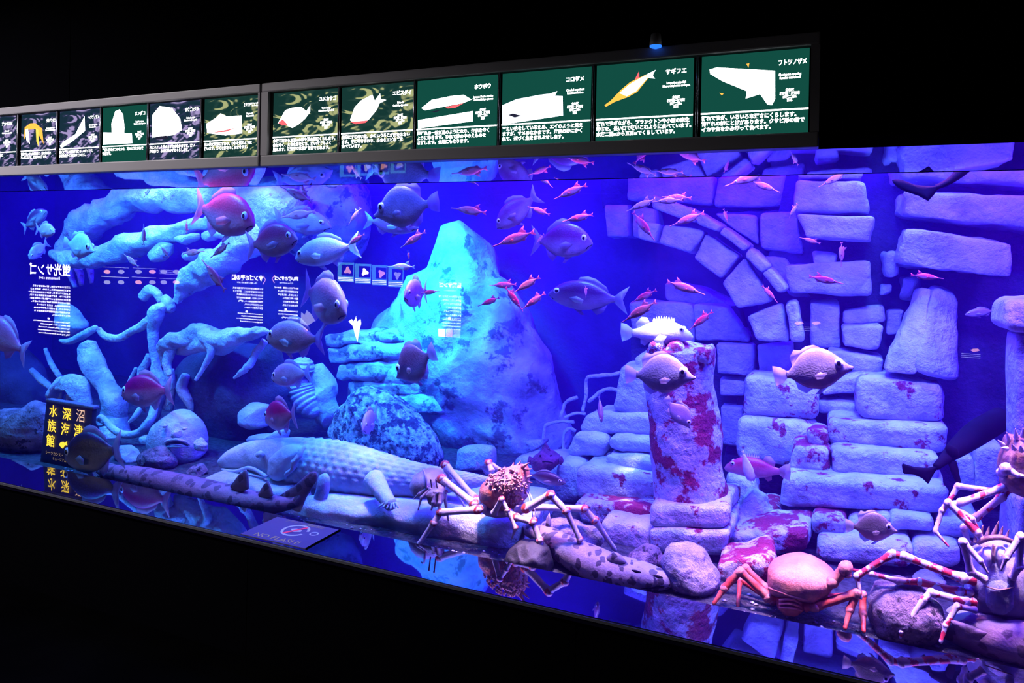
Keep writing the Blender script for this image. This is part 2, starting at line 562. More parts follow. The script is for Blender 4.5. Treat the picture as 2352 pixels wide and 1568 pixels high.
# blocks left of the column
left = tag(empty('stepped_ruin', at(1400, 1050, 0.9)), 'stepped heap of worn blocks left of the column', 'stone steps')
for d, m, q, th in [
    (1.2, ST, ((1458, 812), (1500, 804), (1500, 862), (1452, 856)), 0.3),
    (1.15, ST, ((1428, 846), (1505, 856), (1505, 952), (1408, 948)), 0.3),
    (1.1, ST, ((1342, 950), (1505, 952), (1505, 1004), (1326, 998)), 0.35),
    (1.0, ST, ((1318, 1000), (1396, 1008), (1392, 1062), (1292, 1050)), 0.35),
    (0.98, ST, ((1396, 1005), (1505, 1010), (1505, 1046), (1398, 1038)), 0.35),
    (0.92, SR, ((1392, 1046), (1505, 1056), (1505, 1090), (1390, 1068)), 0.3),
    (0.86, ST, ((1272, 1060), (1330, 1066), (1328, 1160), (1262, 1150)), 0.4),
    (0.78, SR, ((1326, 1076), (1505, 1100), (1505, 1166), (1318, 1146)), 0.4),
    (0.62, SRR, ((1310, 1150), (1505, 1170), (1505, 1222), (1330, 1214)), 0.4),
    (0.46, SR, ((1374, 1196), (1500, 1204), (1500, 1278), (1390, 1276)), 0.35),
    (1.15, ST, ((1180, 1052), (1290, 1056), (1290, 1110), (1170, 1100)), 0.3),
]:
    quad('stone_block', q, d + 0.16, th, m, left, r=0.04, rough=0.018)
# ------------------------------------------------------------------ organic shapes
def cr_points(P, m):
    """Catmull-Rom through rows of P, m samples a span"""
    P = np.asarray(P, float)
    out = []
    n = len(P)
    for i in range(n - 1):
        p0, p1, p2, p3 = P[max(i - 1, 0)], P[i], P[i + 1], P[min(i + 2, n - 1)]
        for t in np.arange(m) / m:
            out.append(0.5 * ((2 * p1) + (-p0 + p2) * t + (2 * p0 - 5 * p1 + 4 * p2 - p3) * t * t + (-p0 + 3 * p1 - 3 * p2 + p3) * t ** 3))
    out.append(P[-1])
    return np.array(out)


def sweep(P, R, ns=12, squash=1.0, cap=True):
    """tube around points P with radii R; returns verts, faces"""
    P, R = np.asarray(P, float), np.asarray(R, float)
    n = len(P)
    T = np.gradient(P, axis=0)
    T /= np.linalg.norm(T, axis=1, keepdims=True) + 1e-12
    u = np.cross(T[0], [0, 0, 1.0])
    if np.linalg.norm(u) < 0.1:
        u = np.cross(T[0], [0, 1.0, 0])
    V, F = [], []
    for i in range(n):
        u = u - T[i] * u.dot(T[i])
        u /= np.linalg.norm(u) + 1e-12
        v = np.cross(T[i], u)
        a = np.arange(ns) / ns * 2 * math.pi
        V.append(P[i] + R[i] * (np.cos(a)[:, None] * u + squash * np.sin(a)[:, None] * v))
    V = np.concatenate(V)
    for i in range(n - 1):
        for j in range(ns):
            k = (j + 1) % ns
            F.append((i * ns + j, i * ns + k, (i + 1) * ns + k, (i + 1) * ns + j))
    if cap:
        V = np.concatenate([V, [P[0] - T[0] * R[0] * 0.35, P[-1] + T[-1] * R[-1] * 0.35]])
        a, b = len(V) - 2, len(V) - 1
        for j in range(ns):
            k = (j + 1) % ns
            F.append((a, k, j))
            F.append((b, (n - 1) * ns + j, (n - 1) * ns + k))
    return V, F


def tube(name, pts, m, parent=None, seg=6, ns=12, rough=0.0, nf=9.0, rib=0, squash=1.0, ribd=0.12):
    """tube through (px, py, depth, radius in px)"""
    Q = cr_points(pts, seg)
    P = np.array([tuple(at(a, b, c)) for a, b, c, _ in Q])
    R = np.array([max(r, 0.4) * mpp(a, b, c) for a, b, c, r in Q])
    if rib:
        R = R * (1 + ribd * np.abs(np.sin(np.linspace(0, math.pi * rib, len(R)))))
    V, F = sweep(P, R, ns, squash)
    if rough:
        _seed[0] += 1
        V = V + np.stack([nz(V, nf, _seed[0] + i) for i in (0, 11, 23)], 1) * rough + np.stack([nz(V, nf * 2.8, _seed[0] + i) for i in (3, 14, 27)], 1) * rough * 0.45
    cen = V.mean(0)
    o = new_obj(name, mesh(name, V - cen, F), m)
    o.location = cen
    if parent is not None:
        adopt(o, parent)
    return o


def blob(name, outline, d, T, m, parent=None, Tb=None, cen=None, rough=0.0, nf=6.0, nth=40, nph=20, pw=0.8, rough2=0.0, nf2=25.0, tilt=0.0):
    """closed lump whose silhouette is the pixel outline (star-shaped), T bulging to the viewer, Tb to the back"""
    O = np.asarray(outline, float)
    c = np.array(cen if cen is not None else O.mean(0), float)
    Tb = T if Tb is None else Tb
    R = []
    for th in np.arange(nth) / nth * 2 * math.pi:
        dr = np.array([math.cos(th), math.sin(th)])
        best = 0.0
        for i in range(len(O)):
            a, b = O[i] - c, O[(i + 1) % len(O)] - c
            e = b - a
            den = dr[0] * e[1] - dr[1] * e[0]
            if abs(den) < 1e-9:
                continue
            t = (a[0] * e[1] - a[1] * e[0]) / den
            s = (a[0] * dr[1] - a[1] * dr[0]) / den
            if t > 0 and -1e-6 <= s <= 1 + 1e-6:
                best = max(best, t)
        R.append(best)
    R = np.array(R)
    R = (R + 0.12 * (np.roll(R, 1) + np.roll(R, -1))) / 1.24
    p0 = np.array(tuple(at(c[0], c[1], d)))
    V = [p0 + (0, -T, 0)]
    for i in range(1, nph):
        ph = math.pi * i / nph
        s = math.sin(ph) ** pw
        y = -T * math.cos(ph) if ph < math.pi / 2 else -Tb * math.cos(ph)
        for j in range(nth):
            th = 2 * math.pi * j / nth
            p = at(c[0] + R[j] * math.cos(th) * s, c[1] + R[j] * math.sin(th) * s, d)
            V.append((p.x, p.y + y + tilt * (p.z - p0[2]), p.z))
    V.append(p0 + (0, Tb, 0))
    V = np.array([tuple(v) for v in V])
    F = []
    for j in range(nth):
        k = (j + 1) % nth
        F.append((0, 1 + j, 1 + k))
        for i in range(nph - 2):
            a = 1 + i * nth
            F.append((a + j, a + nth + j, a + nth + k, a + k))
        a = 1 + (nph - 2) * nth
        F.append((a + j, len(V) - 1, a + k))
    _seed[0] += 1
    if rough:
        V = V + np.stack([nz(V, nf, _seed[0] + i) for i in (0, 11, 23)], 1) * rough
    if rough2:
        V = V + np.stack([nz(V, nf2, _seed[0] + i) for i in (5, 17, 29)], 1) * rough2
    cc = V.mean(0)
    o = new_obj(name, mesh(name, V - cc, F), m)
    o.location = cc
    if parent is not None:
        adopt(o, parent)
    return o


def root(name, px, py, d, label, cat, group=None):
    return tag(empty(name, at(px, py, d)), label, cat, group)


MT['sculpt'] = mat('sculpted_pale_concrete', (0.58, 0.60, 0.66), 0.85, var=0.45, vscale=6, bump=0.9, bscale=20, patch=(0.42, 0.2, 0.3), pscale=7, pcut=0.62)
MT['sculpt2'] = mat('sculpted_smooth_concrete', (0.55, 0.58, 0.64), 0.8, var=0.35, vscale=5, bump=0.6, bscale=26)
MT['peak'] = mat('mottled_rock_face', (0.42, 0.50, 0.55), 0.85, var=0.55, vscale=5, bump=0.8, bscale=9, patch=(0.10, 0.12, 0.16), pscale=6, pcut=0.54)
MT['speckle'] = mat('speckled_granite', (0.42, 0.45, 0.5), 0.6, var=0.9, vscale=26, bump=0.9, bscale=35, patch=(0.06, 0.03, 0.09), pscale=15, pcut=0.5)
MT['lava'] = mat('porous_lava_rock', (0.30, 0.22, 0.27), 0.85, var=0.5, vscale=12, bump=1.0, bscale=40, patch=(0.04, 0.03, 0.04), pscale=16, pcut=0.57)
MT['pitted'] = mat('pitted_pale_rock', (0.40, 0.34, 0.42), 0.85, var=0.3, vscale=9, bump=0.9, bscale=30, patch=(0.02, 0.015, 0.03), pscale=11, pcut=0.575)
MT['cobble'] = mat('dark_round_cobble', (0.035, 0.032, 0.025), 0.55, var=0.4, vscale=9, bump=0.3, bscale=40)
MT['darkrock_shade'] = mat('dark_rock_and_shade', (0.05, 0.04, 0.085), 0.9, var=0.5, vscale=4, bump=0.8, bscale=9)  # colour also carries the shade in stone gaps and under the driftwood
MT['scalestone'] = mat('scaled_sculpture_stone', (0.50, 0.56, 0.64), 0.75, var=0.2, vscale=7, bump=0.3, bscale=30)

# masonry backing behind the blocks, its colour darkened for shade in the gaps
bk = struct(empty('wall_of_shaded_mortar', at(1900, 800, 1.8)))
quad('shaded_mortar_face', ((1826, 300), (2460, 300), (2480, 1160), (1640, 1160)), 1.92, 0.3, MT['darkrock_shade'], bk, rough=0.02)
quad('shaded_mortar_face', ((1380, 380), (1826, 380), (1830, 480), (1384, 478)), 2.2, 0.15, MT['darkrock_shade'], bk, rough=0.02)
quad('shaded_mortar_face', ((1640, 480), (1830, 480), (1850, 800), (1800, 760)), 2.0, 0.3, MT['darkrock_shade'], bk, rough=0.02)
quad('shaded_mortar_face', ((1446, 700), (1700, 705), (1830, 1160), (1440, 1160)), 1.96, 0.2, MT['darkrock_shade'], bk, rough=0.02)

# column
col = root('stone_column', 1588, 1150, 0.65, 'thick leaning stone column with crimson stains and a broken top', 'column')
tube('shaft', [(1560, 800, 0.84, 75), (1564, 880, 0.84, 76), (1575, 1000, 0.84, 79), (1588, 1168, 0.84, 84)], SRR, col, seg=14, ns=48, rough=0.012, nf=11)
for q in (((1484, 780), (1524, 784), (1524, 820), (1488, 818)), ((1530, 790), (1560, 782), (1590, 830), (1530, 826)), ((1592, 800), (1634, 790), (1636, 840), (1596, 832))):
    quad('broken_crown', q, 0.72, 0.2, SRR, col, r=0.03, rough=0.02)
quad('pedestal', ((1486, 1160), (1676, 1166), (1672, 1218), (1488, 1212)), 0.61, 0.42, SR, col, r=0.03)
quad('pedestal', ((1490, 1215), (1674, 1221), (1668, 1282), (1494, 1274)), 0.59, 0.46, SR, col, r=0.03)

# ------------------------------------------------------------------ centre: peak, mound, platform, sunken doorway
pk = blob('rock_peak', [(1008, 532), (1032, 526), (1067, 543), (1097, 565), (1116, 596), (1105, 620), (1126, 654), (1174, 694), (1215, 735), (1248, 794), (1285, 890), (1310, 1000), (1320, 1080), (1050, 1085), (800, 1080), (800, 900), (812, 790), (860, 739), (884, 715), (915, 687), (930, 637), (950, 617), (972, 600), (985, 560)], 2.0, 0.35, MT['peak'], cen=(1055, 850), rough=0.075, nf=5, rough2=0.022, nf2=16, nth=96, nph=40)
tag(pk, 'tall pointed rock lit bright cyan in the middle', 'rock')
pk2 = blob('rock_shoulder', [(560, 420), (700, 405), (800, 410), (845, 440), (850, 500), (830, 560), (790, 600), (700, 580), (620, 540), (560, 490)], 2.15, 0.3, MT['peak'], rough=0.05, nf=4, rough2=0.014, nf2=18, nth=64, nph=30)
tag(pk2, 'rounded pale rock high behind the silver fish', 'rock')
md = blob('granite_mound', [(756, 978), (771, 952), (806, 918), (822, 896), (855, 888), (894, 897), (927, 917), (957, 955), (996, 1006), (1016, 1060), (960, 1075), (843, 1060), (764, 1030)], 1.22, 0.2, MT['speckle'], rough=0.03, nf=6, rough2=0.012, nf2=40, nth=72, nph=36)
tag(md, 'speckled granite boulder behind the scaly sculpture', 'boulder')
ly = root('layered_rock', 850, 900, 1.75, 'flat layered ledges of cyan rock left of the peak', 'rock')
for q in (((742, 772), (905, 756), (920, 786), (748, 796)), ((752, 802), (930, 792), (948, 822), (760, 834)), ((770, 840), (950, 828), (975, 862), (776, 876)), ((790, 880), (960, 868), (985, 905), (800, 918)), ((905, 912), (1000, 906), (1020, 950), (925, 958))):
    quad('ledge', q, 1.64, 0.3, MT['peak'], ly, r=0.03, rough=0.04, n=14)
bx_ = quad('lit_stone', ((1042, 1030), (1128, 1026), (1130, 1085), (1040, 1085)), 1.25, 0.12, MT['stone'], r=0.04)
tag(bx_, 'small square stone glowing cyan behind the spider crab', 'stone')
pf = root('rock_platform', 900, 1240, 0.4, 'broad rock shelf under the scaly sculpture', 'rock shelf')
quad('shelf', ((684, 1150), (1190, 1204), (1180, 1290), (690, 1206)), (0.27, 0.36, 0.35, 0.26), 0.6, MT['sculpt2'], pf, r=0.07, rough=0.03, n=14)
quad('shelf', ((470, 1096), (700, 1134), (700, 1190), (470, 1140)), 0.36, 0.5, MT['sculpt2'], pf, r=0.06, rough=0.03, n=12)
dw = root('sunken_doorway', 1360, 950, 1.4, 'thin broken stone door frames far behind the stepped heap', 'ruin')
for pts in ([(1338, 945), (1347, 905), (1350, 870), (1385, 862), (1426, 857)], [(1354, 926), (1370, 905), (1395, 893), (1420, 897)], [(1288, 958), (1302, 925), (1327, 912)], [(1249, 1008), (1254, 978), (1285, 968), (1318, 970)], [(1294, 1045), (1297, 1000), (1310, 984), (1322, 990)], [(1300, 962), (1320, 950), (1345, 953)]):
    tube('door_rim', [(x, y, 1.6, 4) for x, y in pts], MT['stone'], dw, seg=5, ns=8, rough=0.006, nf=20)
quad('door_sill', ((1202, 1014), (1250, 1012), (1250, 1018), (1222, 1042)), 1.6, 0.08, MT['stone'], dw)

# ------------------------------------------------------------------ left: driftwood-like sculpture
SC = MT['sculpt']
bm1 = root('arched_trunk', 330, 470, 1.5, 'thick arched trunk sculpture sweeping up along the top left', 'sculpture')
tube('trunk', [(150, 580, 1.5, 26), (185, 530, 1.5, 34), (240, 488, 1.5, 36), (310, 456, 1.5, 36), (400, 444, 1.5, 40), (500, 450, 1.55, 46), (600, 470, 1.6, 56), (680, 500, 1.65, 60)], SC, bm1, rough=0.035, ns=30, seg=12)
for a, b, c in (((165, 590), (180, 620), (188, 655)), ((150, 585), (160, 625), (172, 660)), ((185, 590), (205, 615), (208, 650))):
    tube('strand', [(*a, 1.45, 10), (*b, 1.45, 8), (*c, 1.45, 4)], SC, bm1, rough=0.008)
bm2 = root('forked_branch', 320, 560, 1.25, 'long pale branch sculpture crossing below the arched trunk', 'sculpture')
tube('branch', [(118, 578, 1.25, 8), (150, 590, 1.25, 18), (215, 588, 1.25, 27), (280, 570, 1.25, 28), (350, 548, 1.25, 24), (420, 524, 1.25, 17), (485, 508, 1.25, 12), (505, 530, 1.25, 8)], SC, bm2, rough=0.028, ns=26, seg=12)
leaf = root('bracket_growth', 440, 560, 1.25, 'frilled shelf-like growths on the sculpture below the red fish', 'sculpture')
for O in ([(395, 548), (420, 540), (455, 536), (458, 548), (440, 556), (425, 562), (405, 556)], [(462, 534), (490, 526), (515, 532), (535, 540), (520, 550), (495, 546), (478, 552), (466, 548)], [(340, 585), (352, 565), (372, 555), (392, 560), (388, 585), (372, 602), (350, 604)], [(420, 590), (440, 572), (470, 570), (478, 580), (455, 588), (440, 600), (425, 603)]):
    blob('bracket', O, 1.2, 0.05, SC, leaf, rough=0.012, nf=14, nth=28, nph=12)
bm3 = root('diagonal_trunk', 480, 640, 1.1, 'fat diagonal trunk sculpture behind the lit text reflections', 'sculpture')
tube('trunk', [(600, 550, 1.25, 36), (555, 566, 1.15, 40), (500, 606, 1.1, 38), (455, 632, 1.1, 34), (428, 662, 1.1, 27), (413, 694, 1.1, 16)], SC, bm3, rough=0.03, ns=30, seg=12)
tube('broken_piece', [(378, 684, 1.1, 10), (386, 697, 1.1, 15), (394, 712, 1.1, 12)], SC, bm3, rough=0.01)
bm4 = root('root_fork', 350, 780, 1.05, 'knotted root sculpture forking left above the crimson fish', 'sculpture')
tube('root', [(374, 700, 1.05, 10), (362, 718, 1.05, 19), (354, 756, 1.05, 13), (353, 813, 1.05, 10), (357, 851, 1.05, 12), (368, 885, 1.05, 15), (356, 930, 1.05, 13), (335, 985, 1.05, 14)], SC, bm4, rough=0.012)
tube('root', [(360, 722, 1.05, 17), (335, 744, 1.05, 12), (300, 766, 1.03, 9), (262, 776, 1.0, 8), (238, 769, 1.0, 8), (228, 757, 1.0, 6)], SC, bm4, rough=0.012)
tube('root', [(342, 815, 1.1, 7), (330, 845, 1.1, 9), (322, 880, 1.1, 10), (318, 930, 1.1, 10)], SC, bm4, rough=0.01)
tube('root', [(312, 845, 1.1, 4), (300, 868, 1.1, 5), (288, 890, 1.1, 5)], SC, bm4, rough=0.006)
tube('root', [(385, 850, 1.1, 12), (390, 890, 1.1, 12), (385, 940, 1.1, 12)], SC, bm4, rough=0.01)
tube('root', [(426, 860, 1.1, 10), (418, 890, 1.1, 13), (432, 920, 1.1, 11), (440, 945, 1.1, 5)], SC, bm4, rough=0.01)
tube('knot', [(328, 680, 1.12, 14), (345, 668, 1.12, 14), (362, 674, 1.12, 10), (372, 694, 1.12, 8)], SC, bm4, rough=0.012)
sn = root('curved_horn', 190, 770, 1.1, 'slim curved horn sculpture left of the knotted root', 'sculpture')
tube('horn', [(220, 752, 1.05, 7), (205, 762, 1.05, 9), (182, 775, 1.05, 9), (155, 784, 1.05, 7), (138, 782, 1.05, 3)], SC, sn, rough=0.006)
blob('horn_web', [(140, 690), (160, 700), (178, 730), (198, 752), (180, 768), (150, 772), (130, 740)], 1.2, 0.08, SC, sn, rough=0.02)
tr4 = root('thick_stump', 240, 900, 0.95, 'fat bark-textured stump leaning behind the dark sign', 'sculpture')
tube('stump', [(200, 788, 1.0, 16), (204, 812, 1.0, 23), (222, 855, 1.0, 25), (246, 890, 1.0, 23), (263, 925, 0.95, 27), (262, 965, 0.95, 31), (268, 1020, 0.9, 38)], SC, tr4, rough=0.012, nf=18, ns=24, seg=10)
ten = root('tentacle', 290, 990, 0.8, 'curled tentacle sculpture hooking up beside the dark sign', 'sculpture')
tube('tentacle_arm', [(241, 974, 0.75, 3.5), (229, 975, 0.75, 5), (224, 964, 0.75, 5.5), (232, 957, 0.75, 6), (244, 968, 0.75, 7), (264, 988, 0.75, 8), (290, 998, 0.75, 8.5), (321, 991, 0.78, 9), (344, 966, 0.8, 9.5), (354, 938, 0.85, 10), (360, 905, 0.9, 10)], MT['sculpt2'], ten, ns=14, rough=0.003)
tube('tentacle_arm', [(296, 970, 0.8, 3), (310, 955, 0.8, 6), (328, 930, 0.85, 7), (338, 905, 0.9, 8)], MT['sculpt2'], ten, ns=12, rough=0.003)
fl = root('drooping_driftwood', 480, 790, 0.95, 'drooping driftwood sculpture with hanging legs and a beak to the right', 'sculpture')
tube('ridge', [(384, 850, 0.95, 10), (382, 812, 0.95, 14), (398, 786, 0.95, 20), (425, 772, 0.95, 20), (458, 764, 0.95, 18), (500, 780, 0.95, 24), (555, 768, 0.95, 20), (600, 754, 0.95, 12), (622, 754, 0.95, 6)], SC, fl, ns=26, rough=0.028, seg=12)
tube('hanging_leg', [(478, 785, 0.92, 12), (484, 810, 0.9, 9), (470, 840, 0.9, 6), (448, 872, 0.9, 4)], SC, fl, rough=0.006)
tube('hanging_leg', [(392, 800, 0.92, 14), (381, 835, 0.9, 10), (392, 862, 0.9, 7)], SC, fl, rough=0.006)
blob('hood', [(420, 765), (458, 748), (490, 758), (540, 770), (590, 760), (560, 790), (515, 818), (480, 812), (440, 820), (405, 820)], 1.0, 0.1, SC, fl, rough=0.02, nth=36, nph=16)
tube('lower_jaw', [(610, 782, 1.0, 9), (585, 818, 0.98, 9), (560, 850, 0.95, 7), (538, 868, 0.95, 3)], SC, fl, rough=0.008, nf=25)
dk = blob('shadowed_reef_rock', [(400, 850), (460, 800), (560, 790), (640, 800), (660, 900), (640, 1000), (560, 1040), (470, 1040), (420, 1000), (440, 930)], 1.25, 0.15, MT['darkrock_shade'], rough=0.05, nth=48)  # dark lump stands for the shadow below the driftwood
tag(dk, 'reef rock darkened for the shadow under the drooping driftwood', 'rock')
dk2 = blob('blue_rock_face', [(560, 940), (585, 920), (620, 925), (615, 975), (590, 985), (562, 975)], 1.1, 0.1, MT['sculpt2'], rough=0.02)
tag(dk2, 'flat blue-lit rock face behind the small crimson fish', 'rock')
dk3 = blob('pale_pebble_rock', [(570, 1000), (600, 992), (630, 990), (650, 975), (662, 985), (655, 1008), (620, 1016), (580, 1014)], 0.95, 0.06, MT['sculpt2'], rough=0.02)
tag(dk3, 'small pale rocks lying above the head of the scaly sculpture', 'rock')
rb = root('ribbed_worm', 705, 890, 1.45, 'ribbed worm-like sculpture standing behind the small pink fish', 'sculpture')
tube('ribbed_body', [(698, 822, 1.45, 10), (697, 830, 1.45, 20), (695, 848, 1.45, 26), (695, 858, 1.45, 18)], MT['sculpt2'], rb, seg=14, ns=24, rib=5, ribd=0.16)
tube('ribbed_body', [(692, 870, 1.45, 14), (692, 884, 1.45, 28), (698, 906, 1.45, 31), (712, 932, 1.45, 28), (728, 952, 1.45, 12)], MT['sculpt2'], rb, seg=18, ns=24, rib=9, ribd=0.14)
blob('lumpy_back', [(716, 830), (740, 850), (756, 890), (766, 930), (776, 960), (750, 985), (720, 975), (712, 930), (716, 880)], 1.52, 0.1, MT['sculpt2'], rb, rough=0.04, nf=14)
sk = root('shell_skull', 165, 895, 0.9, 'open shell-like skull sculpture just above the dark sign', 'sculpture')
for O in ([(130, 892), (148, 858), (165, 853), (188, 862), (204, 892), (209, 938), (190, 936), (176, 905), (160, 880)], [(112, 912), (130, 878), (152, 858), (158, 870), (140, 895), (126, 920)]):
    blob('skull_plate', O, 0.9, 0.07, SC, sk, rough=0.015, nf=14, cen=None)
for a, b in (((140, 900), (138, 930)), ((158, 905), (160, 935))):
    tube('skull_tooth', [(*a, 0.92, 5), (*b, 0.92, 7)], SC, sk, rough=0.004)
lw = root('left_reef_rock', 90, 850, 1.2, 'dim blue reef rock with hanging ridges at the left end', 'rock')
blob('rock_body', [(-120, 700), (20, 760), (70, 820), (120, 900), (110, 1000), (-120, 1020)], 1.35, 0.2, MT['darkrock_shade'], lw, rough=0.05)
tube('ridge', [(104, 800, 1.15, 4), (118, 835, 1.15, 6), (138, 866, 1.1, 6)], SC, lw)
tube('ridge', [(70, 850, 1.15, 6), (95, 875, 1.15, 8), (112, 890, 1.1, 6)], SC, lw, rough=0.008)

# blobfish statue
bf = root('blobfish_statue', 400, 1060, 0.62, 'grey blobfish statue with a drooping nose and wide mouth', 'statue')
blob('body', [(406, 940), (418, 952), (430, 962), (443, 988), (450, 1022), (448, 1055), (430, 1072), (390, 1072), (366, 1050), (354, 1018), (354, 996), (367, 968), (390, 951), (398, 948)], 0.68, 0.14, MT['sculpt2'], bf, Tb=0.2, rough=0.004, nth=112, nph=36, cen=(402, 1008))
blob('nose', [(398, 990), (405, 984), (412, 990), (414, 1003), (406, 1008), (397, 1004)], 0.555, 0.03, MT['sculpt2'], bf)
tube('upper_lip', [(371, 1024, 0.575, 2), (382, 1014, 0.55, 3.2), (402, 1009, 0.53, 3.4), (422, 1013, 0.545, 3.2), (436, 1022, 0.575, 2)], MT['sculpt2'], bf)
tube('mouth_gap', [(376, 1024, 0.566, 1.5), (390, 1018, 0.543, 3), (404, 1016, 0.535, 3.2), (420, 1018, 0.543, 3), (432, 1023, 0.568, 1.5)], MT['darkrock_shade'], bf)
tube('lower_lip', [(374, 1027, 0.572, 2), (390, 1025, 0.545, 3), (404, 1025, 0.535, 3.2), (420, 1026, 0.545, 3), (434, 1026, 0.572, 2)], MT['sculpt2'], bf)
for x, y in ((379, 978), (424, 984)):
    blob('eye', [(x - 5, y), (x, y - 5), (x + 5, y), (x, y + 5)], 0.555, 0.015, MT['sculpt2'], bf, nth=14, nph=8)
blob('side_fin', [(352, 1004), (336, 998), (322, 1004), (324, 1016), (340, 1020), (354, 1018)], 0.64, 0.03, MT['sculpt2'], bf, rough=0.006, nf=40)
blob('side_fin', [(448, 1010), (460, 1006), (474, 1022), (472, 1036), (456, 1034), (448, 1028)], 0.64, 0.03, MT['sculpt2'], bf, rough=0.006, nf=40)

# scaly lobe-finned fish sculpture
cl = root('lobe_finned_fish_statue', 790, 1120, 0.66, 'huge scaly lobe-finned fish sculpture resting on the rock shelf', 'statue')
stn = [(503, 1054, 1066), (512, 1044, 1074), (530, 1030, 1078), (567, 1014, 1078), (600, 1010, 1086), (654, 1005, 1102), (706, 1007, 1118), (760, 1012, 1130), (814, 1023, 1138), (882, 1043, 1143), (950, 1062, 1140), (1020, 1076, 1132), (1080, 1086, 1122), (1125, 1096, 1112)]
Q = cr_points(stn, 22)
V, F, ns = [], [], 120
for i, (x, t, b) in enumerate(Q):
    dd = 0.54
    c_ = at(x, (t + b) / 2, dd)
    h_ = (b - t) / 2 * mpp(x, t, dd)
    for j in range(ns):
        a = 2 * math.pi * j / ns
        r_ = 1.0
        # moulded scales over the flank: overlapping rows
        if x > 700:
            ri, cj = i * 0.125, j * 0.2
            fx = (ri + (0.5 if int(cj) % 2 else 0)) % 1.0
            fy = cj % 1.0
            r_ += 0.075 * (fx ** 1.5) * max(0.0, math.cos((fy - 0.5) * math.pi)) ** 0.6
        else:
            r_ += 0.02 * math.sin(a * 5 + x * 0.05) * math.sin(x * 0.09)
        V.append((c_.x, c_.y - h_ * 0.85 * r_ * math.cos(a), c_.z + h_ * r_ * math.sin(a)))
nr = len(Q)
for i in range(nr - 1):
    for j in range(ns):
        k = (j + 1) % ns
        F.append((i * ns + j, i * ns + k, (i + 1) * ns + k, (i + 1) * ns + j))
F.append(tuple(range(ns))[::-1])
F.append(tuple((nr - 1) * ns + j for j in range(ns)))
adopt(new_obj('body', mesh('body', V, F), MT['scalestone']), cl)
blob('gill_cover', [(612, 1090), (620, 1050), (650, 1024), (684, 1020), (700, 1026), (694, 1050), (680, 1074), (664, 1096), (640, 1104)], 0.46, 0.05, MT['scalestone'], cl, rough=0.008, nf=16, nth=48, nph=20)
tube('gill_rim', [(655, 1098, 0.42, 4), (672, 1072, 0.40, 6), (690, 1042, 0.40, 7), (700, 1026, 0.44, 4)], MT['scalestone'], cl, rough=0.008, nf=40)
blob('lower_jaw', [(510, 1076), (540, 1082), (580, 1082), (625, 1098), (620, 1108), (570, 1100), (530, 1092)], 0.52, 0.05, MT['scalestone'], cl, rough=0.004)
tube('jaw_line', [(510, 1078, 0.500, 3), (540, 1082, 0.460, 4), (575, 1074, 0.440, 4), (612, 1094, 0.420, 4)], MT['scalestone'], cl)
blob('eye', [(588, 1040), (596, 1034), (606, 1038), (606, 1048), (597, 1052), (589, 1048)], 0.435, 0.02, MT['scalestone'], cl, nth=16, nph=8)
tube('lobed_fin', [(858, 1100, 0.400, 24), (876, 1128, 0.320, 20), (890, 1150, 0.270, 17), (898, 1162, 0.250, 15)], MT['scalestone'], cl, rough=0.006)
for k in range(6):
    tube('fin_ray', [(884 + k * 5, 1156 - abs(k - 2.5), 0.240, 3), (870 + k * 9, 1170 - abs(k - 3) * 2, 0.220, 2)], MT['scalestone'], cl, seg=3, ns=8)
blob('lobed_fin', [(735, 1092), (750, 1086), (758, 1100), (755, 1130), (745, 1155), (728, 1158), (722, 1140), (730, 1115)], 0.32, 0.03, MT['scalestone'], cl, rough=0.006)

# ------------------------------------------------------------------ loose rocks
def rock(outline, d, T, m, label, name='rock', rough=0.02, **k):
    xs_ = [p[0] for p in outline]
    d = fd(sum(xs_) / len(xs_), max(p[1] for p in outline) - 4) + 0.6 * T
    o = blob(name, outline, d, T, m, rough=rough, nf=9, rough2=0.008, nf2=45, nth=48, nph=24, **k)
    return tag(o, label, 'rock')


rock([(1162, 1282), (1172, 1255), (1200, 1241), (1235, 1245), (1258, 1262), (1268, 1300), (1262, 1322), (1200, 1312), (1165, 1298)], 0.12, 0.09, MT['cobble'], 'smooth dark olive cobble beside the front crab leg', 'cobble', rough=0.004)
rock([(1232, 1212), (1262, 1200), (1310, 1198), (1350, 1212), (1378, 1238), (1374, 1268), (1320, 1276), (1250, 1262)], 0.32, 0.1, MT['pitted'], 'flat pitted violet rock behind the spotted shark', 'rock')
rock([(1432, 1282), (1450, 1258), (1480, 1252), (1508, 1262), (1518, 1290), (1512, 1322), (1470, 1326), (1440, 1312)], 0.26, 0.09, MT['lava'], 'small round brown rock touching the shark head', 'rock')
rock([(1518, 1268), (1540, 1252), (1580, 1250), (1610, 1266), (1634, 1310), (1652, 1340), (1640, 1366), (1590, 1368), (1540, 1352), (1530, 1320), (1520, 1300)], 0.24, 0.11, MT['pitted'], 'large pitted rock with dark holes below the column', 'rock')
rock([(1990, 1360), (2010, 1335), (2060, 1330), (2110, 1340), (2150, 1365), (2168, 1420), (2160, 1475), (2080, 1480), (2010, 1450), (1996, 1400)], 0.2, 0.12, MT['lava'], 'dark porous lava rock under the striped crab legs', 'rock')
rock([(2090, 1320), (2130, 1312), (2170, 1330), (2172, 1352), (2120, 1350)], 0.3, 0.06, MT['pitted'], 'small mauve rock behind the porous lava rock', 'rock')
rock([(-40, 950), (18, 938), (50, 946), (86, 930), (112, 950), (116, 1010), (96, 1044), (40, 1046), (-40, 1040)], 0.5, 0.14, MT['lava'], 'lumpy mauve lava rock left of the dark sign', 'rock')
rock([(330, 1050), (345, 1026), (366, 1020), (384, 1034), (398, 1056), (396, 1076), (350, 1080), (334, 1070)], 0.42, 0.07, MT['lava'], 'reddish lava rock in front of the blobfish statue', 'rock')
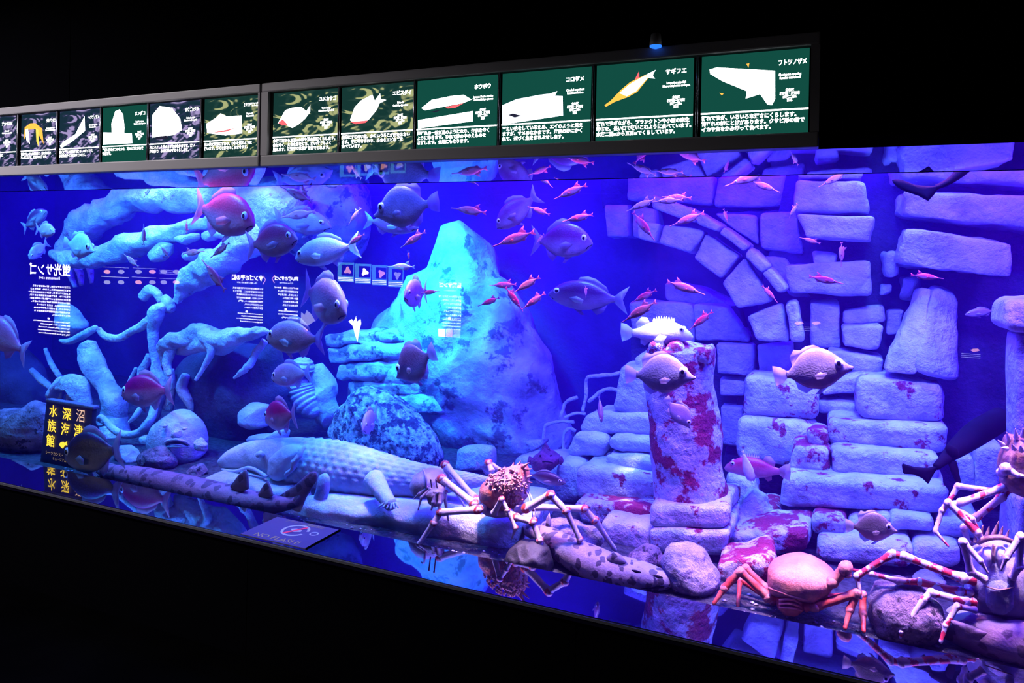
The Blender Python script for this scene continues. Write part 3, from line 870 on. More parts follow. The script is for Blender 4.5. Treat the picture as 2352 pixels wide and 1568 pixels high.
rock([(434, 1082), (446, 1070), (462, 1072), (470, 1088), (450, 1096), (436, 1092)], 0.38, 0.05, MT['lava'], 'tiny dark red rock left of the rock shelf', 'rock')
rock([(226, 1072), (236, 1060), (252, 1064), (256, 1080), (240, 1086), (228, 1082)], 0.25, 0.04, MT['lava'], 'tiny reddish rock right of the black fish', 'rock')
rock([(262, 1040), (285, 1026), (306, 1034), (318, 1056), (300, 1066), (270, 1060)], 0.5, 0.06, MT['sculpt2'], 'low pale rock under the curled tentacle', 'rock')
rock([(2150, 1420), (2230, 1400), (2300, 1412), (2400, 1425), (2400, 1446), (2220, 1440)], 0.42, 0.08, MT['sculpt2'], 'flat bluish rock below the upright spider crab', 'rock')
rock([(1690, 1180), (1720, 1110), (1760, 1140), (1780, 1200), (1750, 1240), (1700, 1240)], 0.85, 0.1, MT['stone_red'], 'tall stained rock in the gap right of the column', 'rock')

# loose gravel along the glass, too small to count
r2 = random.Random(4)
V, F = [], []
for k in range(1500):
    x = r2.uniform(-4.2, 1.4)
    y = D + 0.012 + abs(r2.gauss(0, 0.14))
    s = r2.choice((0.003, 0.004, 0.005, 0.007, 0.011))
    b0 = len(V)
    a0 = r2.random() * 6
    for j in range(6):
        a = a0 + j * math.pi / 3
        V.append((x + s * math.cos(a), y + s * math.sin(a) * r2.uniform(0.6, 1.1), ZG + s * 0.15))
    V.append((x, y, ZG + s * 0.8))
    V.append((x, y, ZG - s * 0.1))
    for j in range(6):
        F.append((b0 + j, b0 + (j + 1) % 6, b0 + 6))
        F.append((b0 + (j + 1) % 6, b0 + j, b0 + 7))
MT['pebble'] = mat('mixed_grit', (0.4, 0.38, 0.42), 0.5, var=0.9, vscale=60)
gv = new_obj('loose_gravel', mesh('loose_gravel', V, F), MT['pebble'])
tag(gv, 'loose pale grit scattered on the tank floor by the glass', 'gravel', kind='stuff')
# ------------------------------------------------------------------ fish
def fish_mat(name, back_mul, belly, split, width, rough=0.4, spots=None, metal=0.0):
    """back colour from the object's own colour, paling to the belly"""
    m = bpy.data.materials.new(name)
    m.use_nodes = True
    nt = m.node_tree
    b = nt.nodes['Principled BSDF']
    b.inputs['Roughness'].default_value = rough
    b.inputs['Metallic'].default_value = metal
    oi = nt.nodes.new('ShaderNodeObjectInfo')
    tc = nt.nodes.new('ShaderNodeTexCoord')
    sp = nt.nodes.new('ShaderNodeSeparateXYZ')
    nt.links.new(tc.outputs['Object'], sp.inputs[0])
    mr = nt.nodes.new('ShaderNodeMapRange')
    mr.inputs['From Min'].default_value = split - width
    mr.inputs['From Max'].default_value = split + width
    nt.links.new(sp.outputs['Z'], mr.inputs['Value'])
    n = nt.nodes.new('ShaderNodeTexNoise')
    n.inputs['Scale'].default_value = 9
    n.inputs['Detail'].default_value = 4
    nt.links.new(tc.outputs['Object'], n.inputs['Vector'])
    bel = nt.nodes.new('ShaderNodeMix')
    bel.data_type = 'RGBA'
    bel.inputs[0].default_value = 0.55
    nt.links.new(oi.outputs['Color'], bel.inputs[6])
    bel.inputs[7].default_value = (*belly, 1)
    mx = nt.nodes.new('ShaderNodeMix')
    mx.data_type = 'RGBA'
    nt.links.new(mr.outputs[0], mx.inputs[0])
    nt.links.new(bel.outputs[2], mx.inputs[6])
    nt.links.new(oi.outputs['Color'], mx.inputs[7])
    mm = nt.nodes.new('ShaderNodeMix')
    mm.data_type = 'RGBA'
    mm.blend_type = 'MULTIPLY'
    mm.inputs[0].default_value = back_mul
    nt.links.new(mx.outputs[2], mm.inputs[6])
    rp = nt.nodes.new('ShaderNodeValToRGB')
    rp.color_ramp.elements[0].position = 0.35
    rp.color_ramp.elements[1].position = 0.65
    rp.color_ramp.elements[0].color = (0.35, 0.3, 0.35, 1)
    nt.links.new(n.outputs['Fac'], rp.inputs['Fac'])
    nt.links.new(rp.outputs['Color'], mm.inputs[7])
    nt.links.new(mm.outputs[2], b.inputs['Base Color'])
    v = nt.nodes.new('ShaderNodeTexVoronoi')
    v.inputs['Scale'].default_value = 46
    nt.links.new(tc.outputs['Object'], v.inputs['Vector'])
    bp = nt.nodes.new('ShaderNodeBump')
    bp.inputs['Strength'].default_value = 0.1
    bp.inputs['Distance'].default_value = 0.01
    nt.links.new(v.outputs['Distance'], bp.inputs['Height'])
    nt.links.new(bp.outputs[0], b.inputs['Normal'])
    return m


def fin_mat(name, mul):
    m = bpy.data.materials.new(name)
    m.use_nodes = True
    nt = m.node_tree
    b = nt.nodes['Principled BSDF']
    b.inputs['Roughness'].default_value = 0.5
    oi = nt.nodes.new('ShaderNodeObjectInfo')
    mm = nt.nodes.new('ShaderNodeMix')
    mm.data_type = 'RGBA'
    mm.inputs[0].default_value = mul
    nt.links.new(oi.outputs['Color'], mm.inputs[6])
    mm.inputs[7].default_value = (0.8, 0.7, 0.8, 1)
    nt.links.new(mm.outputs[2], b.inputs['Base Color'])
    t = nt.nodes.new('ShaderNodeBsdfTranslucent')
    nt.links.new(mm.outputs[2], t.inputs[0])
    ms = nt.nodes.new('ShaderNodeMixShader')
    ms.inputs[0].default_value = 0.4
    nt.links.new(b.outputs[0], ms.inputs[1])
    nt.links.new(t.outputs[0], ms.inputs[2])
    tp_ = nt.nodes.new('ShaderNodeBsdfTransparent')
    m3 = nt.nodes.new('ShaderNodeMixShader')
    m3.inputs[0].default_value = 0.3
    nt.links.new(ms.outputs[0], m3.inputs[1])
    nt.links.new(tp_.outputs[0], m3.inputs[2])
    nt.links.new(m3.outputs[0], nt.nodes['Material Output'].inputs[0])
    return m


FM = fish_mat('fish_skin', 0.35, (0.7, 0.62, 0.72), -0.03, 0.09)
SNM = fish_mat('snipefish_skin', 0.25, (0.9, 0.72, 0.72), -0.005, 0.05)
FINM = fin_mat('fin_membrane', 0.45)
FINS = fin_mat('snipefish_fin', 0.1)
EYEW = mat('eye_ring', (0.92, 0.9, 0.94), 0.15)
EYEB = mat('eye_pupil', (0.004, 0.004, 0.006), 0.08)


def loft(stn, ns=14, pw=0.9):
    """body along x from stations (x, z centre, half height, half width)"""
    Q = cr_points(stn, 4)
    V, F = [], []
    for x, zc, h, w_ in Q:
        for j in range(ns):
            a = 2 * math.pi * j / ns
            c_, s_ = math.cos(a), math.sin(a)
            V.append((x, max(w_, 0.001) * np.sign(c_) * abs(c_) ** pw, zc + max(h, 0.001) * np.sign(s_) * abs(s_) ** pw))
    n = len(Q)
    for i in range(n - 1):
        for j in range(ns):
            k = (j + 1) % ns
            F.append((i * ns + j, (i + 1) * ns + j, (i + 1) * ns + k, i * ns + k))
    F.append(tuple(range(ns)))
    F.append(tuple((n - 1) * ns + j for j in range(ns))[::-1])
    return V, F


def fin(poly, t=0.006, y=0.0, tip=0.0, rays=True):
    """thin solid fin from a polygon in the x-z plane; tip leans it sideways"""
    n = len(poly)
    V = []
    z0 = poly[0][1]
    for s in (-1, 1):
        for k, (x, z) in enumerate(poly):
            rip = 0.35 * t * (k % 2) * s
            V.append((x, y + s * t / 2 + rip + tip * (abs(z - z0)), z))
    F = [tuple(range(n))[::-1], tuple(range(n, 2 * n))]
    for i in range(n):
        j = (i + 1) % n
        F.append((i, j, n + j, n + i))
    return V, F


def template(kind):
    """list of (part, mesh, material, children)"""
    if kind == 'bream':
        stn = [(0.50, -0.02, 0.008, 0.006), (0.46, -0.015, 0.06, 0.035), (0.38, 0.0, 0.125, 0.065), (0.26, 0.01, 0.185, 0.085), (0.10, 0.012, 0.215, 0.09), (-0.06, 0.01, 0.195, 0.075), (-0.2, 0.005, 0.13, 0.05), (-0.3, 0.0, 0.062, 0.026), (-0.36, 0.0, 0.042, 0.016)]
        fins = [('tail_fin', [(-0.34, 0.035), (-0.42, 0.12), (-0.52, 0.2), (-0.47, 0.06), (-0.45, 0.0), (-0.47, -0.06), (-0.52, -0.2), (-0.42, -0.12), (-0.34, -0.035)], 0),
                ('dorsal_fin', [(0.14, 0.21), (0.1, 0.27), (0.0, 0.29), (-0.1, 0.26), (-0.24, 0.16), (-0.27, 0.09), (-0.2, 0.10), (-0.05, 0.19)], 0),
                ('anal_fin', [(-0.06, -0.17), (-0.14, -0.25), (-0.22, -0.2), (-0.27, -0.08), (-0.2, -0.11)], 0),
                ('pelvic_fin', [(0.16, -0.19), (0.06, -0.27), (0.02, -0.27), (0.06, -0.2)], 0)]
        eye, er = (0.37, 0.045, 0.058), 0.046
        pec = [(0.2, -0.03), (0.1, 0.0), (0.0, -0.04), (0.02, -0.1), (0.12, -0.09)]
        mouth = [(0.492, -0.03), (0.44, -0.055), (0.415, -0.085)]
    elif kind == 'boar':
        stn = [(0.50, -0.03, 0.012, 0.01), (0.45, -0.028, 0.035, 0.025), (0.40, -0.015, 0.07, 0.045), (0.30, 0.01, 0.15, 0.065), (0.18, 0.02, 0.225, 0.075), (0.04, 0.02, 0.255, 0.072), (-0.12, 0.01, 0.21, 0.055), (-0.24, -0.005, 0.115, 0.032), (-0.31, -0.01, 0.055, 0.018), (-0.36, -0.01, 0.045, 0.012)]
        fins = [('tail_fin', [(-0.34, 0.03), (-0.42, 0.09), (-0.52, 0.12), (-0.53, 0.0), (-0.52, -0.13), (-0.42, -0.1), (-0.34, -0.04)], 0),
                ('dorsal_fin', [(0.14, 0.265), (0.06, 0.305), (-0.04, 0.3), (-0.12, 0.26), (-0.2, 0.28), (-0.27, 0.2), (-0.26, 0.09), (-0.14, 0.19)], 0),
                ('anal_fin', [(-0.06, -0.22), (-0.16, -0.26), (-0.25, -0.2), (-0.27, -0.08), (-0.16, -0.16)], 0),
                ('pelvic_fin', [(0.16, -0.2), (0.02, -0.29), (-0.05, -0.29), (0.04, -0.22)], 0)]
        eye, er = (0.33, 0.05, 0.056), 0.058
        pec = [(0.16, -0.05), (0.08, -0.02), (0.0, -0.05), (0.02, -0.1), (0.1, -0.1)]
        mouth = [(0.498, -0.035), (0.475, -0.045), (0.455, -0.052)]
    elif kind == 'snipe':
        stn = [(0.50, 0.0, 0.012, 0.009), (0.42, 0.002, 0.013, 0.01), (0.32, 0.005, 0.018, 0.013), (0.24, 0.008, 0.042, 0.026), (0.12, 0.012, 0.078, 0.038), (-0.02, 0.01, 0.096, 0.042), (-0.16, 0.01, 0.085, 0.036), (-0.28, 0.012, 0.045, 0.022), (-0.36, 0.015, 0.02, 0.012), (-0.42, 0.015, 0.015, 0.008)]
        fins = [('tail_fin', [(-0.40, 0.025), (-0.47, 0.055), (-0.52, 0.075), (-0.48, 0.015), (-0.52, -0.04), (-0.46, -0.025), (-0.40, 0.005)], 0),
                ('dorsal_fin', [(-0.12, 0.09), (-0.24, 0.16), (-0.31, 0.185), (-0.27, 0.12), (-0.33, 0.08), (-0.3, 0.05), (-0.2, 0.075)], 0),
                ('anal_fin', [(-0.14, -0.07), (-0.24, -0.085), (-0.32, -0.03), (-0.26, -0.035)], 0)]
        eye, er = (0.225, 0.02, 0.026), 0.024
        pec = [(0.08, 0.0), (0.02, 0.02), (-0.04, 0.0), (0.0, -0.02)]
        mouth = None
    parts = []
    skin = SNM if kind == 'snipe' else FM
    fm = FINS if kind == 'snipe' else FINM
    parts.append(('body', mesh('body', *loft(stn)), skin, []))
    for nm, poly, tip in fins:
        parts.append((nm, mesh(nm, *fin(poly, 0.007)), fm, []))
    for s in (-1, 1):
        ys = {'bream': 0.088, 'boar': 0.074, 'snipe': 0.039}[kind]
        V, F = fin(pec, 0.006)
        V = [(x, s * (ys + y + 0.25 * max(0, 0.16 - x - (0.1 if kind == 'snipe' else 0))), z) for x, y, z in V]
        parts.append(('pectoral_fin', mesh('pectoral_fin', V, F), fm, []))
        bm = bmesh.new()
        bmesh.ops.create_uvsphere(bm, u_segments=14, v_segments=8, radius=1)
        for v in bm.verts:
            v.co = Vector((eye[0] + v.co.x * er, s * (eye[2] + v.co.y * er * 0.45), eye[1] + v.co.z * er))
        me = bpy.data.meshes.new('eye')
        bm.to_mesh(me)
        bm.free()
        bm = bmesh.new()
        bmesh.ops.create_uvsphere(bm, u_segments=12, v_segments=8, radius=1)
        for v in bm.verts:
            v.co = Vector((eye[0] + v.co.x * er * 0.5, s * (eye[2] + er * 0.34 + v.co.y * er * 0.2), eye[1] + v.co.z * er * 0.5))
        mp = bpy.data.meshes.new('pupil')
        bm.to_mesh(mp)
        bm.free()
        parts.append(('eye', me, EYEW, [('pupil', mp, EYEB)]))
    if mouth:
        for s in (-1, 1):
            P = [(x, s * (0.012 + 0.4 * (0.5 - x)), z) for x, z in mouth]
            V, F = sweep(cr_points(P, 3), [0.006] * 7, 6)
            parts.append(('mouth', mesh('mouth', V, F), EYEB, []))
    return parts


FNAMES = {'bream': 'bream_fish', 'boar': 'boarfish', 'snipe': 'snipefish'}
TPL = {k: template(k) for k in FNAMES}
for k, ps in TPL.items():
    for nm, me, m, ch in ps:
        me.materials.append(m)
        me.polygons.foreach_set('use_smooth', [True] * len(me.polygons))
        for n2, m2, mm2 in ch:
            m2.materials.append(mm2)
            m2.polygons.foreach_set('use_smooth', [True] * len(m2.polygons))


def put_fish(kind, head, tail, color, label, group, d=0.5, dt=None, hs=1.0, roll=0.0, ws=1.0, small=False):
    """fish from its snout pixel to its tail pixel; d, dt depths of the two ends"""
    dt = d if dt is None else dt
    hp, tp = at(*head, d), at(*tail, dt)
    ax = hp - tp
    L = ax.length
    ax.normalize()
    z = Vector((0, 0, 1))
    if abs(ax.z) > 0.9:
        z = AX.copy() * -0.2 + RT
    y = z.cross(ax).normalized()
    z = ax.cross(y).normalized()
    if roll:
        q = Matrix.Rotation(math.radians(roll), 3, ax)
        y, z = q @ y, q @ z
    R3 = Matrix((ax * L, y * L * ws, z * L * hs)).transposed()
    r = bpy.data.objects.new(FNAMES[kind], None)
    COL.objects.link(r)
    r.empty_display_size = 0.05
    M4 = R3.to_4x4()
    M4.translation = (hp + tp) / 2
    r.matrix_world = M4
    tag(r, label, 'fish', group)
    for nm, me, m, ch in TPL[kind]:
        if small and nm in ('pectoral_fin', 'mouth'):
            continue
        o = bpy.data.objects.new(nm, me)
        COL.objects.link(o)
        o.parent = r
        o.color = (*color, 1)
        for n2, m2, mm2 in ch:
            if small:
                continue
            o2 = bpy.data.objects.new(n2, m2)
            COL.objects.link(o2)
            o2.parent = o
    return r


PALE, SILV, RED, DRED, CRIM, VIOL, DARK, PINKC = (0.5, 0.42, 0.5), (0.5, 0.62, 0.66), (0.75, 0.05, 0.10), (0.32, 0.04, 0.1), (0.6, 0.0, 0.09), (0.22, 0.06, 0.2), (0.025, 0.01, 0.02), (0.62, 0.3, 0.42)
BG, RG = 'boarfish swimming near the glass', 'round-bodied fish in mid water'
for a in [
    ('boar', (858, 490), (1004, 462), (0.36, 0.33, 0.44), 'big-eyed boarfish facing left above the cyan peak', BG, 0.30, None, 1.12),
    ('boar', (1598, 862), (1440, 858), (0.58, 0.55, 0.68), 'pale lavender boarfish facing right across the column', BG, 0.30, None, 1.12),
    ('boar', (1960, 838), (1782, 862), (0.42, 0.34, 0.44), 'brown-tinged boarfish facing right above the stairs', BG, 0.30, None, 1.12),
    ('boar', (2062, 1216), (1945, 1206), (0.2, 0.15, 0.2), 'dim grey boarfish low over the right steps', BG, 0.30, None, 1.25),
    ('boar', (910, 862), (996, 806), (0.22, 0.13, 0.2), 'dark violet boarfish turning away in front of the cyan peak', BG, 0.42, 0.34, 1.25),
    ('boar', (1588, 982), (1530, 915), (0.55, 0.42, 0.5), 'small faint boarfish heading down before the column shaft', BG, 0.55, 0.52, 1.0),
    ('boar', (218, 574), (148, 556), (0.55, 0.55, 0.62), 'pale boarfish facing right on the left branch', BG, 0.5, None, 1.1),
    ('bream', (586, 512), (448, 474), RED, 'large red fish facing right below the arched trunk', RG, 0.40, None, 1.24),
    ('bream', (684, 546), (568, 564), DRED, 'dark red fish facing right just left of the silver fish', RG, 0.35, None, 1.22),
    ('bream', (678, 592), (824, 562), SILV, 'bright silver-cyan fish facing left near the top centre', RG, 0.45, None, 0.85),
    ('bream', (796, 718), (698, 662), (0.45, 0.27, 0.36), 'mauve fish with a sour mouth heading down to the right', RG, 0.30, 0.45, 1.28),
    ('bream', (612, 772), (744, 780), (0.5, 0.34, 0.46), 'pinkish fish facing left right of the driftwood beak', RG, 0.35, None, 1.08),
    ('bream', (623, 866), (714, 856), (0.5, 0.28, 0.45), 'small pink fish facing left before the ribbed sculpture', RG, 0.6, None, 1.12),
    ('bream', (610, 958), (680, 952), CRIM, 'small crimson fish with a pale tail before the blue rock face', RG, 0.55, 0.45, 1.2),
    ('bream', (280, 902), (396, 896), CRIM, 'crimson fish facing left among the roots', RG, 0.6, None, 1.08),
    ('bream', (150, 1046), (280, 1032), DARK, 'near-black fish passing in front of the dark sign', RG, 0.12, None, 1.15),
    ('bream', (832, 986), (866, 948), (0.55, 0.36, 0.5), 'pale pink fish nosing down before the granite boulder', RG, 0.55, 0.75, 1.4),
    ('bream', (928, 680), (980, 668), (0.62, 0.34, 0.46), 'pink fish seen head-on left of the lit cyan peak', RG, 0.4, 0.62, 1.5),
    ('bream', (1140, 522), (1236, 446), VIOL, 'violet fish heading down left near the top centre', RG, 0.6, None, 1.05),
    ('bream', (1362, 556), (1222, 552), (0.2, 0.03, 0.14), 'large dim purple fish facing right below the snipefish', RG, 0.7, None, 1.24),
    ('bream', (1260, 672), (1440, 690), (0.1, 0.015, 0.12), 'large deep violet fish facing left in the dark gap', RG, 0.9, None, 0.85),
    ('bream', (962, 522), (838, 506), (0.2, 0.06, 0.24), 'dusky purple fish half hidden below the big-eyed boarfish', RG, 0.6, None, 0.75),
    ('bream', (762, 520), (628, 500), (0.4, 0.36, 0.5), 'faint greyish fish facing right above the silver fish', RG, 0.8, None, 0.8),
    ('bream', (126, 532), (82, 526), (0.7, 0.36, 0.46), 'small pink fish facing right at the far left', RG, 0.5, None, 1.15),
    ('bream', (66, 594), (110, 556), (0.5, 0.44, 0.6), 'pale lavender fish turned down at the far left', RG, 0.55, 0.7, 1.1),
    ('bream', (108, 484), (52, 524), (0.12, 0.02, 0.06), 'dark red fish slanting up at the far left', RG, 0.7, None, 0.9),
    ('bream', (1382, 970), (1376, 908), (0.55, 0.25, 0.4), 'pink fish hanging nose-down beside the stepped heap', RG, 0.7, 0.75, 0.75),
    ('bream', (1300, 1108), (1208, 1088), (0.05, 0.02, 0.05), 'dark fish resting behind the spider crab shell', RG, 0.62, None, 0.7),
    ('bream', (-40, 736), (62, 812), (0.6, 0.12, 0.24), 'rose-coloured fish cut off by the left edge', RG, 0.5, None, 1.0),
    ('bream', (2216, 722), (2290, 712), (0.3, 0.14, 0.15), 'dim brown fish in the dark right of the leaning slab', RG, 1.1, None, 0.7),
    ('bream', (1168, 1090), (1092, 1068), (0.10, 0.05, 0.1), 'dark-finned fish whose tail shows left of the crab shell', RG, 0.75, None, 0.7),
]:
    put_fish(*a[:6], d=a[6], dt=a[7], hs=a[8])

ORA, PNK, MAG, WPK, DRK = (0.85, 0.22, 0.2), (0.85, 0.24, 0.32), (0.75, 0.06, 0.16), (0.9, 0.5, 0.45), (0.42, 0.05, 0.12)
SG = 'orange snipefish shoal'
for h, t, c, d, lab in [
    ((1438, 486), (1506, 458), WPK, 0.35, 'bright snipefish leading left from the trio above the arch'),
    ((1498, 464), (1568, 460), WPK, 0.33, 'bright yellowish snipefish in the middle of the trio above the arch'),
    ((1520, 452), (1588, 456), PNK, 0.40, 'pink snipefish hindmost of the trio above the arch'),
    ((1504, 553), (1453, 488), MAG, 0.40, 'hot pink snipefish diving right at the arch crown'),
    ((1538, 520), (1618, 490), PNK, 0.40, 'pink snipefish facing down left on the arch crown'),
    ((1620, 677), (1532, 648), PNK, 0.35, 'pink snipefish facing right under the arch'),
    ((1448, 696), (1508, 667), MAG, 0.5, 'small magenta snipefish over the pale block under the arch'),
    ((1427, 741), (1508, 694), ORA, 0.30, 'orange snipefish facing down left above the white rockfish'),
    ((1582, 759), (1637, 716), MAG, 0.40, 'magenta snipefish touching the white rockfish mouth'),
    ((1664, 428), (1764, 396), PNK, 0.40, 'large pink snipefish left of the pair under the window head'),
    ((1792, 442), (1722, 416), PNK, 0.40, 'pink snipefish facing right of the pair under the window head'),
    ((1272, 458), (1348, 426), ORA, 0.35, 'pale orange snipefish facing down left near the top centre'),
    ((1036, 478), (1116, 490), ORA, 0.40, 'orange snipefish facing left above the cyan peak tip'),
    ((1100, 426), (1056, 400), ORA, 0.40, 'orange snipefish at the window head above the cyan peak'),
    ((1270, 431), (1226, 394), PNK, 0.40, 'pink snipefish diving from the window head at the top centre'),
    ((1212, 474), (1262, 494), PNK, 0.45, 'small pale pink snipefish right of the violet fish'),
    ((1292, 509), (1362, 494), PNK, 0.40, 'pink snipefish level above the dim purple fish'),
    ((1132, 566), (1228, 534), ORA, 0.35, 'large orange snipefish below the violet fish'),
    ((920, 569), (978, 533), PNK, 0.40, 'pink snipefish facing down left beside the cyan peak tip'),
    ((890, 612), (952, 614), (0.6, 0.5, 0.5), 0.5, 'greyish snipefish facing left over the reflected screens'),
    ((1178, 673), (1240, 637), ORA, 0.35, 'yellow-orange snipefish topmost of the knot right of the peak'),
    ((1124, 656), (1186, 654), PNK, 0.45, 'dusky pink snipefish leftmost of the knot right of the peak'),
    ((1202, 716), (1160, 660), MAG, 0.42, 'red snipefish diving in the knot right of the peak'),
    ((1198, 711), (1252, 674), PNK, 0.38, 'pink snipefish lowest of the knot right of the peak'),
    ((1098, 703), (1148, 684), MAG, 0.45, 'violet-pink snipefish on the slope of the cyan peak'),
    ((1010, 668), (968, 674), MAG, 0.5, 'small red snipefish beside the head-on pink fish'),
    ((1812, 502), (1832, 468), WPK, 0.35, 'white-orange snipefish heading down left of the stone pier'),
    ((1836, 545), (1884, 560), ORA, 0.5, 'orange snipefish below the stone pier overhang'),
    ((1932, 612), (1932, 556), PNK, 0.40, 'thin pink snipefish hanging straight down by the pier'),
    ((1938, 652), (1858, 636), MAG, 0.40, 'red snipefish facing right on the lower pier block'),
    ((2168, 640), (2092, 632), MAG, 0.45, 'red snipefish facing right under the carved blocks'),
    ((1786, 695), (1750, 656), ORA, 0.5, 'dull orange snipefish diving at the arch foot'),
    ((1672, 514), (1661, 480), MAG, 0.6, 'faint red snipefish nose-down behind the arch moulding'),
    ((464, 596), (516, 668), DRK, 0.40, 'dark red snipefish rising left across the diagonal trunk'),
    ((482, 593), (528, 558), DRK, 0.40, 'small dark snipefish facing down left on the diagonal trunk'),
    ((470, 577), (420, 583), ORA, 0.6, 'bright orange snipefish among the frilled growths'),
    ((284, 583), (318, 614), ORA, 0.6, 'small orange snipefish under the long pale branch'),
    ((330, 514), (329, 562), DRK, 0.5, 'thin dark red snipefish upright before the pale branch'),
    ((428, 504), (428, 536), MAG, 0.5, 'tiny red snipefish upright at the branch end'),
    ((366, 562), (388, 592), DRK, 0.6, 'dim red snipefish crossing the leftmost frilled growth'),
    ((644, 428), (716, 464), DRK, 0.40, 'dark snipefish with pale belly at the top left centre'),
    ((688, 416), (704, 452), DRK, 0.42, 'dark red snipefish diving onto another at the top left centre'),
    ((800, 516), (829, 478), WPK, 0.45, 'pale snipefish nose-down left of the big-eyed boarfish'),
    ((796, 566), (838, 538), DRK, 0.40, 'dark red snipefish crossing the silver fish tail'),
    ((645, 500), (724, 488), (0.85, 0.35, 0.35), 0.55, 'red and white snipefish above the dark red fish'),
    ((738, 427), (786, 425), (0.7, 0.62, 0.66), 0.45, 'pale grey snipefish level at the window head'),
    ((1346, 684), (1344, 656), PNK, 0.6, 'tiny pink snipefish upright on the deep violet fish'),
    ((350, 426), (332, 452), ORA, 0.8, 'faint orange snipefish on the arched trunk top'),
    ((1230, 562), (1250, 538), PNK, 0.6, 'small rosy snipefish at the dim purple fish tail'),
    ((1650, 398), (1612, 402), MAG, 0.45, 'pink snipefish skimming the window head over the arch'),
    ((1362, 404), (1316, 398), PNK, 0.5, 'pink snipefish skimming the window head at centre'),
    ((1458, 414), (1446, 394), PNK, 0.45, 'pink snipefish tip dropping from the window head'),
    ((1880, 430), (1946, 396), PNK, 0.45, 'pink snipefish in front of the top pier block'),
    ((940, 600), (936, 576), DRK, 0.5, 'tiny dark snipefish nose-down at the cyan peak edge'),
]:
    put_fish('snipe', h, t, c, lab, SG, d=d, hs=1.15, small=(abs(h[0] - t[0]) + abs(h[1] - t[1]) < 50))

# ------------------------------------------------------------------ rockfish on the column, red rockfish, sculpin
def custom_fish(name, head, tail, d, label, color, stn, fins, eye, er, dt=None, skin=None, group=None, finm=None, hs=1.0):
    dt = d if dt is None else dt
    hp, tp = at(*head, d), at(*tail, dt)
    ax = (hp - tp)
    L = ax.length
    ax.normalize()
    y = Vector((0, 0, 1)).cross(ax).normalized()
    z = ax.cross(y)
    M4 = Matrix((ax * L, y * L, z * L * hs)).transposed().to_4x4()
    M4.translation = (hp + tp) / 2
    r = bpy.data.objects.new(name, None)
    COL.objects.link(r)
    r.matrix_world = M4
    tag(r, label, 'fish', group)

    def add(nm, me, m, par=r):
        o = new_obj(nm, me, m)
        o.parent = par
        o.color = (*color, 1)
        return o
    add('body', mesh('body', *loft(stn, ns=20)), skin or FM)
    for nm, poly, yy in fins:
        add(nm, mesh(nm, *fin(poly, 0.008, y=yy, tip=np.sign(yy) * 0.5 if yy else 0)), finm or FINM)
    for s in (-1, 1):
        bm = bmesh.new()
        bmesh.ops.create_uvsphere(bm, u_segments=12, v_segments=8, radius=er)
        for v in bm.verts:
            v.co = Vector((eye[0] + v.co.x, s * (eye[2] + v.co.y * 0.5), eye[1] + v.co.z))
        me = bpy.data.meshes.new('eye')
        bm.to_mesh(me)
        bm.free()
        add('eye', me, EYEB if er < 0.02 else EYEW)
        if er >= 0.02:
            bm = bmesh.new()
            bmesh.ops.create_uvsphere(bm, u_segments=10, v_segments=6, radius=er * 0.5)
            for v in bm.verts:
                v.co = Vector((eye[0] + v.co.x, s * (eye[2] + er * 0.38 + v.co.y * 0.4), eye[1] + v.co.z))
            me = bpy.data.meshes.new('pupil')
            bm.to_mesh(me)
            bm.free()
            add('pupil', me, EYEB)
    return r


ROCKF = [(0.5, -0.06, 0.012, 0.02), (0.46, -0.05, 0.06, 0.05), (0.36, -0.02, 0.105, 0.085), (0.22, 0.0, 0.15, 0.1), (0.05, 0.0, 0.165, 0.1), (-0.12, -0.01, 0.13, 0.075), (-0.27, -0.02, 0.07, 0.04), (-0.36, -0.02, 0.05, 0.02)]
spiny = [(0.26, 0.13)]
for k in range(9):
    x = 0.24 - k * 0.035
    spiny += [(x, 0.2 + 0.03 * math.sin(k / 8 * 3.1)), (x - 0.018, 0.165)]
spiny += [(-0.1, 0.1), (0.1, 0.12)]
RFINS = [('tail_fin', [(-0.34, 0.02), (-0.44, 0.1), (-0.52, 0.12), (-0.53, -0.02), (-0.51, -0.15), (-0.42, -0.12), (-0.34, -0.06)], 0), ('spiny_dorsal_fin', spiny, 0),
         ('soft_dorsal_fin', [(-0.09, 0.11), (-0.14, 0.2), (-0.22, 0.21), (-0.3, 0.12), (-0.28, 0.03), (-0.16, 0.08)], 0), ('anal_fin', [(-0.1, -0.13), (-0.18, -0.2), (-0.24, -0.17), (-0.24, -0.08)], 0),
         ('pectoral_fin', [(0.16, -0.05), (0.06, -0.02), (-0.02, -0.1), (0.02, -0.18), (0.1, -0.14)], -0.1), ('pectoral_fin', [(0.16, -0.05), (0.06, -0.02), (-0.02, -0.1), (0.02, -0.18), (0.1, -0.14)], 0.1)]
custom_fish('spiny_rockfish', (1592, 764), (1430, 760), 0.78, 'bright white spiny rockfish perched on the broken column', (0.9, 0.88, 0.9), ROCKF, RFINS, (0.36, 0.05, 0.075), 0.035)
custom_fish('red_rockfish', (1664, 1066), (1812, 1082), 0.95, 'red rockfish lying behind the column base', (0.8, 0.03, 0.12), ROCKF, RFINS, (0.36, 0.05, 0.075), 0.035)
custom_fish('white_fish', (1726, 1104), (1706, 1036), 0.8, 'small white fish pointing down in front of the red rockfish', (0.92, 0.92, 0.95), [(0.5, 0, 0.04, 0.05), (0.4, 0, 0.14, 0.1), (0.1, 0, 0.17, 0.1), (-0.2, 0, 0.1, 0.05), (-0.4, 0, 0.03, 0.02)], [('tail_fin', [(-0.34, 0.03), (-0.52, 0.05), (-0.52, -0.05), (-0.34, -0.03)], 0)], (0.3, 0.05, 0.08), 0.03)
